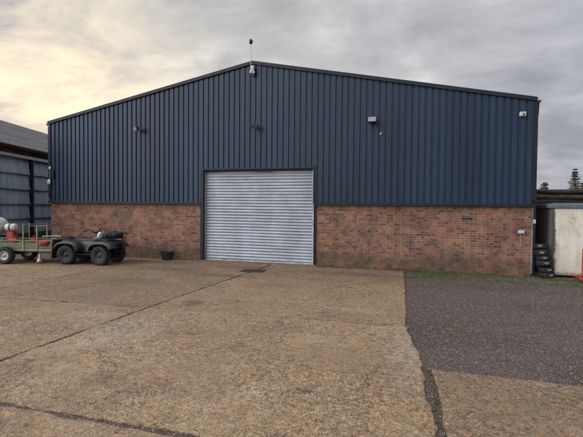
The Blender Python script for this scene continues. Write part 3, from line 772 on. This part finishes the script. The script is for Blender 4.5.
m = MB(); m.loft([(.42, 0, .70, .26, .08), (.66, 0, .735, .30, .07), (.92, 0, .72, .27, .06), (1.0, 0, .66, .18, .05)], 20, e=4); m.build('front_deck', M['quad'], qd)
m = MB(); m.loft([(.14, 0, .76, .10, .07), (.02, 0, .765, .13, .085), (-.20, 0, .755, .15, .085), (-.45, 0, .775, .16, .085), (-.62, 0, .79, .15, .075), (-.70, 0, .79, .10, .04)], 20); m.build('seat', M['seat'], qd)
m = MB(); m.loft([(.50, 0, .42, .12, .12), (.30, 0, .45, .16, .2), (-.1, 0, .45, .17, .2), (-.35, 0, .42, .14, .16), (-.7, 0, .40, .10, .10)], 16, e=3)
m.box((0, 0, .27), (1.3, .22, .04)); m.tube([(-.3, -.2, .42), (-.6, -.24, .5), (-.85, -.24, .53)], [.03, .055, .055], 10)
for sx in (.60, -.60):
    m.tube([(sx, -.4, WR), (sx, .4, WR)], .022, 8)
    for s in (-1, 1):
        m.tube([(sx-.12, s*.10, .30), (sx, s*.36, .29), (sx+.12, s*.10, .30)], .014, 6); m.tube([(sx, s*.34, .32), (sx-.03, s*.2, .66)], .032, 8)
m.build('engine_and_frame', M['darksteel'], qd)
# handlebars
m = MB(); m.tube([(.24, 0, .80), (.16, 0, 1.02)], .025, 8)
m.tube([(.02, -.43, 1.11), (.09, -.27, 1.15), (.17, -.12, 1.03), (.17, .12, 1.03), (.09, .27, 1.15), (.02, .43, 1.11)], .013, 8)
m.box((.17, 0, 1.06), (.12, .14, .07), bev=.02); hb = m.build('handlebars', M['black'], qd)
for s in (-1, 1):
    m = MB(); m.tube([(.08, s*.29, 1.147), (.01, s*.45, 1.107)], .024, 10); m.build('grip', M['rubber'], hb)
    m = MB(); m.tube([(.14, s*.24, 1.14), (.13, s*.30, 1.135), (.08, s*.42, 1.115)], .006, 6); m.build('brake_lever', M['galv'], hb)
# racks
m = MB()
for y in (-.40, .40): m.tube([(.36, y*.9, .84), (.42, y, .86), (.98, y, .84), (1.04, y*.8, .86)], .012, 8)
for x in (.38, .50, .62, .74, .86, .98): m.tube([(x, -.40, .855), (x, .40, .855)], .009, 6)
for y in (-.2, 0, .2): m.tube([(.38, y, .862), (1.0, y, .862)], .008, 6)
for s in (-1, 1): m.tube([(.45, s*.22, .70), (.45, s*.24, .86)], .012, 6); m.tube([(.92, s*.18, .62), (.95, s*.26, .85)], .012, 6)
# basket loops round the load
for y in (-.40, .40):
    for x in (.55, .72, .89, 1.02): m.tube([(x, y, .86), (x+.01, y*1.03, 1.0), (x+.07, y*1.0, 1.03), (x+.09, y*.98, .96)], .008, 6)
for y in (-.3, -.1, .1, .3): m.tube([(1.02, y, .86), (1.08, y, .98), (1.07, y, 1.04), (1.0, y, 1.02)], .008, 6)
m.tube([(.50, -.41, 1.0), (1.04, -.41, 1.0), (1.08, -.36, 1.0), (1.08, .36, 1.0), (1.04, .41, 1.0), (.50, .41, 1.0)], .009, 6)
m.build('front_rack', M['black'], qd)
m = MB()
for y in (-.42, .42): m.tube([(-.40, y*.7, .80), (-.46, y, .83), (-1.0, y, .83), (-1.05, y*.85, .85)], .012, 8)
for x in (-.50, -.62, -.74, -.86, -.98): m.tube([(x, -.42, .835), (x, .42, .835)], .009, 6)
m.tube([(-1.05, -.36, .85), (-1.09, 0, .88), (-1.05, .36, .85)], .012, 8)
for s in (-1, 1): m.tube([(-.6, s*.28, .68), (-.6, s*.3, .83)], .012, 6); m.tube([(-.9, s*.24, .55), (-.93, s*.3, .83)], .012, 6)
m.build('rear_rack', M['black'], qd)
# bull bar
m = MB()
for s in (-1, 1):
    m.tube([(.80, s*.10, .34), (1.00, s*.15, .40), (1.06, s*.20, .56), (1.05, s*.24, .72), (.97, s*.26, .82)], .015, 8)
    m.tube([(1.05, s*.22, .66), (1.04, s*.34, .64), (1.0, s*.40, .54), (1.02, s*.30, .46), (1.03, s*.17, .46)], .012, 8)
for z, w in ((.45, .16), (.56, .20), (.70, .24)): m.tube([(1.05, -w, z), (1.07, 0, z), (1.05, w, z)], .012, 8)
m.build('bull_bar', M['black'], qd)
for s in (-1, 1):
    m = MB(); Mx = Matrix.Translation((.90, s*.27, .66)) @ Matrix.Diagonal((.05, .075, .045, 1)); 
    m.lathe([(math.sin(math.pi*k/8), -math.cos(math.pi*k/8)) for k in range(9)], 14, M=Mx); m.build('headlight', M['glass'], qd)
    m = MB(); m.box((.84, s*.27, .655), (.12, .19, .12), bev=.03); m.build('headlight_pod', M['quad'], qd)
for s in (-1, 1):
    m = MB(); m.add([(-1.02, s*.14, .80), (-1.02, s*.60, .80), (-1.08, s*.60, .18), (-1.08, s*.14, .18)], [(0,1,2,3)]); m.build('mudguard_flap', M['rubber'], qd, solid=.012)
m = MB(); m.tube([(-.8, 0, .36), (-1.12, 0, .36)], .025, 8); m.lathe([(0, 0), (.028, .01), (.03, .03), (.02, .055), (0, .06)], 12, axis='z', M=Matrix.Translation((-1.12, 0, .37))); m.build('tow_ball', M['galv'], qd)
# load: blue bag + white jug on the front rack
Q = Matrix.Translation((-10.42, 11.90, .03)) @ Matrix.Rotation(R(7), 4, 'Z')
m = MB()
secs = []
for i in range(10):
    t_ = i/9; s_ = math.sin(math.pi*(t_*.86+.07))**.5
    secs.append((.50+.54*t_, .02*math.sin(i), .965+.02*math.sin(i*1.7), (.37*s_*(1+.06*math.sin(i*2.3))), .115*s_*(1+.18*math.sin(i*1.9))))
m.loft(secs, 22, M=None)
m.v = [v + Vector((0, 0, .035*mnoise.noise(v*7))) for v in m.v]
o = m.build('sack', M['bluebag']); o.matrix_world = Q; tag(o, 'dark blue sack lying in the rack on the front of the quad bike', 'sack')
t = thing('plastic_jug', 'round white plastic jug standing on the front rack of the quad bike, by the handlebars', 'jug'); t.matrix_world = Q @ Matrix.Translation((.44, -.24, .868))
m = MB(); m.lathe([(0, 0), (.06, .0), (.085, .02), (.09, .09), (.08, .15), (.045, .19), (.026, .205), (.026, .225), (0, .225)], 20, axis='z')
m.build('bottle', M['white'], t)
m = MB(); m.lathe([(0, .22), (.032, .22), (.032, .25), (0, .252)], 14, axis='z'); m.build('cap', M['black'], t)

# ------------------------------------------------------------ trailer
tr = thing('farm_trailer', 'small flat farm trailer with green board sides and upright posts, hitched behind the quad bike', 'trailer', (-13.02, 11.32, .03), R(15))
# local x forward; bed from -1.2 to 1.55; wheels at x=.2
TL0, TL1, TW = -1.25, 1.52, .46
for s in (-1, 1): wheel(tr, .02, s*(TW+.16), .285, .285, .21, .15, M['rim'], lugs=18)
m = MB(); m.box(((TL0+TL1)/2, 0, .46), (TL1-TL0, TW*2, .06)); m.build('bed', M['wood'], tr)
m = MB()
for y in (-TW+.06, TW-.06): m.box(((TL0+TL1)/2, y, .405), (TL1-TL0, .05, .05))
m.tube([(.02, -TW-.1, .285), (.02, TW+.1, .285)], .03, 8); m.box((.02, 0, .34), (.1, .8, .08))
m.build('chassis', M['darksteel'], tr)
for s in (-1, 1):
    m = MB(); m.box(((TL0+TL1)/2, s*(TW+.012), .455), (TL1-TL0, .024, .075), bev=.004); m.build('lower_board', M['paleboard'], tr)
    m = MB(); m.box(((TL0+TL1)/2, s*(TW+.012), .60), (TL1-TL0, .022, .19), bev=.004); m.build('side_board', M['wood'], tr)
    m = MB(); m.box(((TL0+TL1)/2, s*(TW+.014), .765), (TL1-TL0+.02, .04, .05), bev=.006); m.build('top_board', M['wood'], tr)
for x in (TL0, TL1):
    m = MB(); m.box((x, 0, .60), (.024, TW*2, .20), bev=.004); m.box((x, 0, .765), (.03, TW*2, .05), bev=.004); m.build('end_board', M['wood'], tr)
for (x, y, h) in ((TL0+.04, -TW-.04, .95), (.54, -TW-.04, 1.33), (1.0, -TW-.04, 1.26), (1.48, -TW-.04, .82), (1.48, TW+.04, .82), (.1, TW+.04, 1.3), (.74, TW+.04, 1.32), (TL0+.04, TW+.04, .95)):
    m = MB(); m.box((x, y, (h+.42)/2), (.035, .03, h-.42), bev=.004); m.build('post', M['paleboard'], tr)
m = MB(); m.tube([(.1, TW+.04, 1.20), (.74, TW+.04, 1.22)], .012, 6); m.tube([(.54, -TW-.04, 1.30), (.74, TW+.04, 1.30)], .012, 6); m.build('cross_rail', M['paleboard'], tr)
m = MB()
for s in (-1, 1): m.tube([(TL1-.1, s*.4, .40), (TL1+.22, 0, .40)], .022, 8)
m.tube([(TL1+.15, 0, .40), (TL1+.34, 0, .40)], .03, 8); m.build('drawbar', M['darksteel'], tr)
m = MB(); m.lathe([(0, -.02), (.09, -.02), (.075, .06), (.03, .13), (.02, .3), (0, .3)], 14, axis='z', M=Matrix.Translation((1.02, -.40, .06))); m.build('jockey_foot', M['rim'], tr)
T = Matrix.Translation((-13.02, 11.32, .03)) @ Matrix.Rotation(R(15), 4, 'Z')
def intr(o, x, y, z, rz=0, rx=0, ry=0): o.matrix_world = T @ Matrix.Translation((x, y, z)) @ Matrix.Rotation(rz, 4, 'Z') @ Matrix.Rotation(ry, 4, 'Y') @ Matrix.Rotation(rx, 4, 'X')
t = thing('sprayer_tank', 'large white round tank raised at the rear of the trailer', 'tank'); intr(t, -.62, -.12, .49)
m = MB(); m.lathe([(0, -.30), (.16, -.30), (.26, -.25), (.29, -.15), (.295, .15), (.26, .25), (.16, .30), (0, .30)], 28, M=Matrix.Translation((0, 0, .74))); b = m.build('drum', M['white'], t)
m = MB(); m.lathe([(0, .27), (.07, .27), (.07, .32), (0, .33)], 16, axis='z', M=Matrix.Translation((0, 0, .74))); m.build('lid', M['black'], b)
for y in (-.2, .2):
    m = MB(); m.tube([(-.26, y, .0), (-.2, y, .5), (.2, y, .5), (.26, y, .0)], .02, 6); m.build('cradle_frame', M['darksteel'], t)
t = thing('white_drum', 'small white drum with a dark band lying right against the big round tank', 'drum'); intr(t, -.08, -.2, .49)
m = MB(); m.lathe([(0, -.17), (.105, -.17), (.125, -.15), (.125, .15), (.105, .17), (0, .17)], 22, axis='x', M=Matrix.Translation((0.02, 0, .70))); b = m.build('barrel', M['white'], t)
m = MB(); m.lathe([(.127, -.03), (.129, -.03), (.129, .02), (.127, .02)], 22, axis='x', M=Matrix.Translation((0.02, 0, .70))); m.build('band', M['darksteel'], b)
m = MB(); m.box((0, .06, .29), (.24, .26, .57), bev=.02); m.build('stand', M['red'], t)
def can(x, y, z, label, sc=1, rz=0, mat=M['red'], lay=False):
    t = thing('fuel_can', label, 'fuel can', group='cans and tubs on the trailer'); intr(t, x, y, z, rz, R(90) if lay else 0)
    m = MB(); m.box((0, 0, .17*sc), (.27*sc, .16*sc, .34*sc), bev=.035*sc); m.box((0, -.082*sc, .17*sc), (.16*sc, .01, .20*sc), bev=.004); m.build('container', mat, t)
    m = MB(); m.tube([(-.08*sc, 0, .33*sc), (-.07*sc, 0, .40*sc), (.05*sc, 0, .40*sc), (.07*sc, 0, .33*sc)], .013*sc, 8); m.build('handle', mat, t)
    m = MB(); m.lathe([(0, 0), (.03*sc, 0), (.03*sc, .05*sc), (0, .052*sc)], 12, axis='z', M=Matrix.Translation((.105*sc, 0, .335*sc))); m.build('cap', M['black'], t)
can(.12, -.36, .49, 'upright red fuel can on the trailer in front of the small white drum', 1.0, R(10))
can(.52, .1, .49, 'red fuel can half hidden behind the tall trailer post, deeper in the bed', .95, R(-20))
can(-.30, -.38, .49, 'dirty pale plastic can on the trailer under the big round tank', .85, R(5), M['paleboard'])
can(1.17, -.22, .70, 'red can lying flat on crates near the front of the trailer', 1.1, R(15), M['red'], True)
t = thing('tool_crate', 'dark crate under the flat lying red can at the trailer front', 'crate'); intr(t, 1.14, -.18, .49)
m = MB()
for x in (-.22, .22): m.box((x, 0, .1), (.02, .48, .20), bev=.003)
for y in (-.23, .23): m.box((0, y, .1), (.42, .02, .20), bev=.003)
m.box((0, 0, .01), (.42, .44, .02)); m.box((0, 0, .165), (.415, .435, .012)); m.build('box', M['black'], t)
m = MB(); m.box((0, -.243, .13), (.12, .006, .03)); m.build('handle', M['darksteel'], t)
o = MB()
o.tube([(-.28, 0, 0), (-.15, .01, .02), (.0, .04, .015), (.15, .05, .03), (.33, .02, .0)], .02, 8); pl = o.build('metal_pipe', M['galv']); intr(pl, 1.2, -.05, .87, R(8)); tag(pl, 'grey pipe lying across the load at the trailer front', 'pipe')

# ------------------------------------------------------------ black tub by the wall
t = thing('plastic_tub', 'black plastic tub standing at the foot of the brick wall left of the roller door', 'tub', (-8.52, 13.45, .03), R(12))
m = MB(); prof_ = [(0, .0), (.15, .0), (.165, .02), (.205, .28), (.225, .285), (.225, .305), (.195, .305), (.155, .04), (0, .035)]
m.lathe(prof_, 28, axis='z', smooth=False); m.v = [Vector((v.x*1.15, v.y*.9, v.z)) for v in m.v]; b = m.build('bucket', M['black'], t)
m = MB(); m.tube([(-.255, 0, .27), (-.285, 0, .22), (-.27, 0, .17), (-.225, 0, .16)], .012, 6); m.tube([(.255, 0, .27), (.285, 0, .22), (.27, 0, .17), (.225, 0, .16)], .012, 6)
m.build('handle', M['black'], t)
# manhole cover
t = thing('drain_cover', 'rusty dark iron drain cover set in the concrete in front of the roller door', 'drain cover', (-4.62, 12.02, .030), R(3))
m = MB(); m.box((0, 0, .006), (.62, .42, .012), bev=.003)
for i in range(11):
    for j in range(7): m.box((-.25+.05*i, -.15+.05*j, .014), (.022, .022, .006), M=None)
m.build('lid', M['iron'], t)
m = MB()
for y in (-.235, .235): m.box((0, y, .005), (.70, .05, .012))
for x in (-.335, .335): m.box((x, 0, .005), (.04, .42, .012))
m.build('frame', M['iron'], t)

# ------------------------------------------------------------ litter, pebbles, grass
def on_slab(x, y):
    if y > 13.6: return False
    if x < -.1+.0 and y > 7.2: return True
    if x < .12 and 5.5 < y <= 7.2: return x < .02
    if x < .25 and y <= 5.5: return True
    return x > .3 and y < 5.3
rnd = random.Random(5)
m = MB()
def leaf(x, y, z, s):
    a = rnd.random()*6.3; c_, s_ = math.cos(a), math.sin(a); cu = rnd.uniform(.1, .7)*s; tx, ty = rnd.uniform(-.3, .3), rnd.uniform(-.3, .3)
    pts = []
    for u, v, w in ((-1, 0, .2), (-.35, -.55, 1), (.4, -.5, 1), (1.1, 0, .3), (.4, .5, 1), (-.35, .55, 1), (0, 0, 0)):
        X, Y_ = u*s*c_-v*s*s_, u*s*s_+v*s*c_; pts.append((x+X, y+Y_, z+.002+w*cu*.5+abs(tx)*s*.5+tx*X*.5+ty*Y_*.5+.3*s*(abs(tx)+abs(ty))))
    m.add(pts, [(6,0,1), (6,1,2), (6,2,3), (6,3,4), (6,4,5), (6,5,0)])
cnt = 0
while cnt < 4200:
    x, y = rnd.uniform(-11, 5.5), rnd.uniform(2.4, 13.5)
    d = .16 + .5*max(0, mnoise.noise(Vector((x*.5, y*.5, 4)))+.1)
    if x > .2 and y < 5.6: d += .55
    if 5 < x+y < 9 and x > -2: d += .15
    if y > 12.6: d += .3
    if rnd.random() < d:
        leaf(x, y, .034 if on_slab(x, y) else .012, rnd.uniform(.006, .022)); cnt += 1
for _ in range(800):   # drifted against the foot of the wall
    x = rnd.uniform(-3.0, 5.4); leaf(x, 13.70-abs(rnd.gauss(0, .22)), .03 if x < -.2 else .02, rnd.uniform(.012, .028))
tag(m.build('fallen_leaves', M['leaf'], fixn=False), 'ochre and brown leaves scattered thinly over the yard', 'leaf litter', kind='stuff')

def stones(name, mat, N_, area, sz, zf, label, ok):
    m = MB(); c = 0
    base = [Vector(v) for v in ((1,0,0),(-1,0,0),(0,1,0),(0,-1,0),(0,0,1),(0,0,-1))]
    fs = [(0,2,4),(2,1,4),(1,3,4),(3,0,4),(2,0,5),(1,2,5),(3,1,5),(0,3,5)]
    while c < N_:
        x = rnd.uniform(area[0], area[1]); y = area[2]+(area[3]-area[2])*rnd.random()**1.4
        if not ok(x, y): continue
        s = rnd.uniform(*sz)*(1 if rnd.random() < .93 else 1.7); a = rnd.random()*6.3; q = Matrix.Rotation(a, 3, 'Z') @ Matrix.Diagonal((s*rnd.uniform(.8, 1.4), s*rnd.uniform(.7, 1.1), s*rnd.uniform(.5, .9)))
        p0 = Vector((x, y, zf(x, y)))
        m.add([q @ v + p0 + Vector((rnd.uniform(-.2, .2)*s, rnd.uniform(-.2, .2)*s, 0)) for v in base], fs); c += 1
    tag(m.build(name, mat, fixn=False), label, 'stones', kind='stuff')
stones('loose_gravel', M['pebble'], 30000, (-.25, 8.5, 5.3, 13.6), (.005, .014), lambda x, y: .006, 'dark crushed stone loose over the gravel area on the right',
       lambda x, y: not on_slab(x, y) and x < .5+y*.36)
stones('loose_grit', M['grit'], 26000, (-7.5, 3.5, 2.9, 9.5), (.0025, .0065), lambda x, y: .032, 'fine brown grit lying on the concrete slabs',
       lambda x, y: on_slab(x, y) and abs(x+1.5) < 1.2+y*.8 and mnoise.noise(Vector((x*1.2, y*1.2, 0))) > rnd.uniform(-.6, .5))
# joint weeds + moss strip
m = MB()
def tuft(x, y, z, h, n_=7, sp=.03):
    for _ in range(n_):
        a = rnd.random()*6.3; b = Vector((x+rnd.gauss(0, sp), y+rnd.gauss(0, sp), z)); hh = h*rnd.uniform(.4, 1.1); l = hh*rnd.uniform(.2, .9)
        t_ = b + Vector((math.cos(a)*l, math.sin(a)*l, hh)); w = Vector((-math.sin(a), math.cos(a), 0))*.004
        md = b.lerp(t_, .5)+Vector((0, 0, hh*.15)); m.add([b-w, b+w, md+w*.8, t_, md-w*.8], [(0,1,2,4), (4,2,3)])
c = 0
while c < 1900:
    x = rnd.uniform(-.2, 6.5); y = 13.72-abs(rnd.gauss(0, .75))
    if y < 11: continue
    if mnoise.noise(Vector((x*1.1, y*1.8, 2))) + .25*(x < 1.4) > rnd.uniform(-.25, .45): tuft(x, y, .006, rnd.uniform(.012, .045)); c += 1
for _ in range(170): x = rnd.uniform(-3.1, 3.4); tuft(x, 13.70-abs(rnd.gauss(0, .05)), .02, rnd.uniform(.03, .11), 8)
for _ in range(60): x = rnd.uniform(-14, -7.4); tuft(x, 13.74-abs(rnd.gauss(0, .03)), .02, rnd.uniform(.02, .06), 6)
for _ in range(70):
    y = rnd.uniform(3.2, 5.4); tuft(.27-(y-3.9)*.0+rnd.gauss(0, .018), y, .004, rnd.uniform(.01, .03), 5, .015)
for _ in range(60):
    y = rnd.uniform(3.3, 10.5); x = -4.98+(y-3.2)*.0395+rnd.gauss(0, .006)
    if mnoise.noise(Vector((y*1.5, 0, 0))) > -.1: tuft(x, y, .01, rnd.uniform(.015, .03), 4, .008)
tag(m.build('moss_and_grass', M['grass'], fixn=False), 'moss and short grass along the foot of the brick wall and in slab joints', 'grass', kind='stuff')
m = MB(); m.tube([(-.9, 13.66, .012), (-.4, 13.62, .02), (.1, 13.65, .015), (.7, 13.66, .01)], .006, 5)
for _ in range(130):
    x = -.15+rnd.gauss(0, .28); p = Vector((x, 13.68-abs(rnd.gauss(0, .07)), .0)); pts = [p]
    d = Vector((rnd.uniform(-1, 1), rnd.uniform(-.6, .1), rnd.uniform(.5, 1.4)))
    for k in range(4): pts.append(pts[-1]+d*.045); d += Vector((rnd.uniform(-.5, .5), rnd.uniform(-.4, .4), -.45))
    m.tube(pts, [.004, .0035, .003, .002, .001], 4)
o = m.build('dead_bramble', M['twig']); tag(o, 'reddish dead bramble at the foot of the wall where the slab meets the gravel', 'plant')

# ------------------------------------------------------------ world, sun, camera
SUN_AZ, SUN_EL = -47.0, 15.0     # azimuth from +Y towards +X, degrees
w = bpy.data.worlds.new('World'); scene.world = w; w.use_nodes = True
nt = w.node_tree; nt.nodes.clear()
def wn(typ, ins=None, **at):
    nd = nt.nodes.new('ShaderNode'+typ)
    for k, v in at.items(): setattr(nd, k, v)
    for k, v in (ins or {}).items():
        if isinstance(v, bpy.types.NodeSocket): nt.links.new(v, nd.inputs[k])
        else: nd.inputs[k].default_value = v
    return nd
def wm(op, a, b=0): return wn('Math', {0: a, 1: b}, operation=op).outputs[0]
def wr(f, *st):
    nd = nt.nodes.new('ShaderNodeValToRGB'); cr = nd.color_ramp
    while len(cr.elements) < len(st): cr.elements.new(.5)
    for e, (p, c) in zip(cr.elements, st): e.position = p; e.color = (c, c, c, 1) if isinstance(c, (int, float)) else (*c, 1)
    nt.links.new(f, nd.inputs[0]); return nd.outputs[0]
def wx(f, a, b, mode='MIX'):
    nd = nt.nodes.new('ShaderNodeMix'); nd.data_type = 'RGBA'; nd.blend_type = mode
    for i, v in ((0, f), (6, a), (7, b)):
        if isinstance(v, bpy.types.NodeSocket): nt.links.new(v, nd.inputs[i])
        else: nd.inputs[i].default_value = (*v, 1) if isinstance(v, tuple) else v
    return nd.outputs[2]
tc = wn('TexCoord').outputs['Generated']
sky = wn('TexSky', sky_type='NISHITA', sun_disc=False, sun_elevation=R(SUN_EL), sun_rotation=R(SUN_AZ), air_density=1.2, dust_density=2.0)
sep = wn('SeparateXYZ', {0: tc})
zz = wm('ADD', wm('MAXIMUM', sep.outputs[2], 0.0), .26)
pv = wn('CombineXYZ', {0: wm('DIVIDE', sep.outputs[0], zz), 1: wm('DIVIDE', sep.outputs[1], zz), 2: 0.0}).outputs[0]
mp = wn('Mapping', {'Vector': pv, 'Rotation': (0, 0, R(28)), 'Scale': (.85, 1.1, 1), 'Location': (1.3, .4, 0)}).outputs[0]
n1 = wn('TexNoise', {'Vector': mp, 'Scale': 2.6, 'Detail': 10.0, 'Roughness': .58, 'Distortion': .3}).outputs[0]
mp2 = wn('Mapping', {'Vector': pv, 'Rotation': (0, 0, R(20)), 'Scale': (.5, .8, 1), 'Location': (7.3, 2.4, 0)}).outputs[0]
n2 = wn('TexNoise', {'Vector': mp2, 'Scale': .75, 'Detail': 5.0, 'Roughness': .5}).outputs[0]
nn = wm('ADD', wm('MULTIPLY', n1, .62), wm('MULTIPLY', n2, .38))
cloud = wr(nn, (.38, (.30, .30, .315)), (.46, (.385, .385, .40)), (.53, (.46, .46, .465)), (.62, (.63, .625, .61)))
sd = (math.sin(R(SUN_AZ))*math.cos(R(SUN_EL)), math.cos(R(SUN_AZ))*math.cos(R(SUN_EL)), math.sin(R(SUN_EL)))
dt = wn('VectorMath', {0: tc, 1: sd}, operation='DOT_PRODUCT').outputs['Value']
glow = wm('POWER', wm('MAXIMUM', dt, 0.0), 30.0)
gap = wr(nn, (.42, .0), (.62, 1.0))
gl = wm('MULTIPLY', glow, gap)
cl2 = wx(gl, cloud, (.95, .80, .55))
# violet-blue tint away from the sun
away = wr(dt, (.35, 1.0), (.85, 0.0))
cl3 = wx(wm('MULTIPLY', away, .40), cl2, wx(1.0, cl2, (.80, .86, 1.04), 'MULTIPLY'))
# an overcast sky is brightest overhead; the bright lobe behind the viewer's left is added to lighten the left cladding
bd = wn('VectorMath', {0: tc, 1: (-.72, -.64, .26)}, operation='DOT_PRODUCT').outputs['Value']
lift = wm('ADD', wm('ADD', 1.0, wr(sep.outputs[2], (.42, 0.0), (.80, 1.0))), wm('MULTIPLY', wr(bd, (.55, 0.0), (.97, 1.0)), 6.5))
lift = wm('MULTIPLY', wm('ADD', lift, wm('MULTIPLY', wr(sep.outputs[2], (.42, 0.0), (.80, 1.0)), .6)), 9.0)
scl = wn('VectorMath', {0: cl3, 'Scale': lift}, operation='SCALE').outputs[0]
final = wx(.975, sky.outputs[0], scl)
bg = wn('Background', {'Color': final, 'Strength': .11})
wo = wn('OutputWorld', {'Surface': bg.outputs[0]})

sl = bpy.data.lights.new('sun', 'SUN'); sl.energy = .9; sl.angle = R(18); sl.color = (1, .84, .64)
so_ = bpy.data.objects.new('sun', sl); col.objects.link(so_)
so_.rotation_euler = (-Vector(sd)).to_track_quat('-Z', 'Y').to_euler(); so_.location = Vector(sd)*60

cam = bpy.data.cameras.new('camera'); cam.sensor_width = 36; cam.lens = 421.6466/583*36; cam.clip_end = 4000; cam.clip_start = .05
co_ = bpy.data.objects.new('camera', cam); col.objects.link(co_); scene.camera = co_
fw = Vector((-.27406122, .9613108, -.02778494)); rt = Vector((.96157183, .27440051, .00916433)); up = Vector((-.01643397, .02420563, .99957191))
mw = Matrix((( rt.x, up.x, -fw.x, 0), (rt.y, up.y, -fw.y, 0), (rt.z, up.z, -fw.z, 2.0), (0, 0, 0, 1)))
co_.matrix_world = mw

vs = scene.view_settings
vs.view_transform = 'Standard'; vs.look = 'None'; vs.exposure = .3; vs.gamma = 1; vs.use_curve_mapping = False
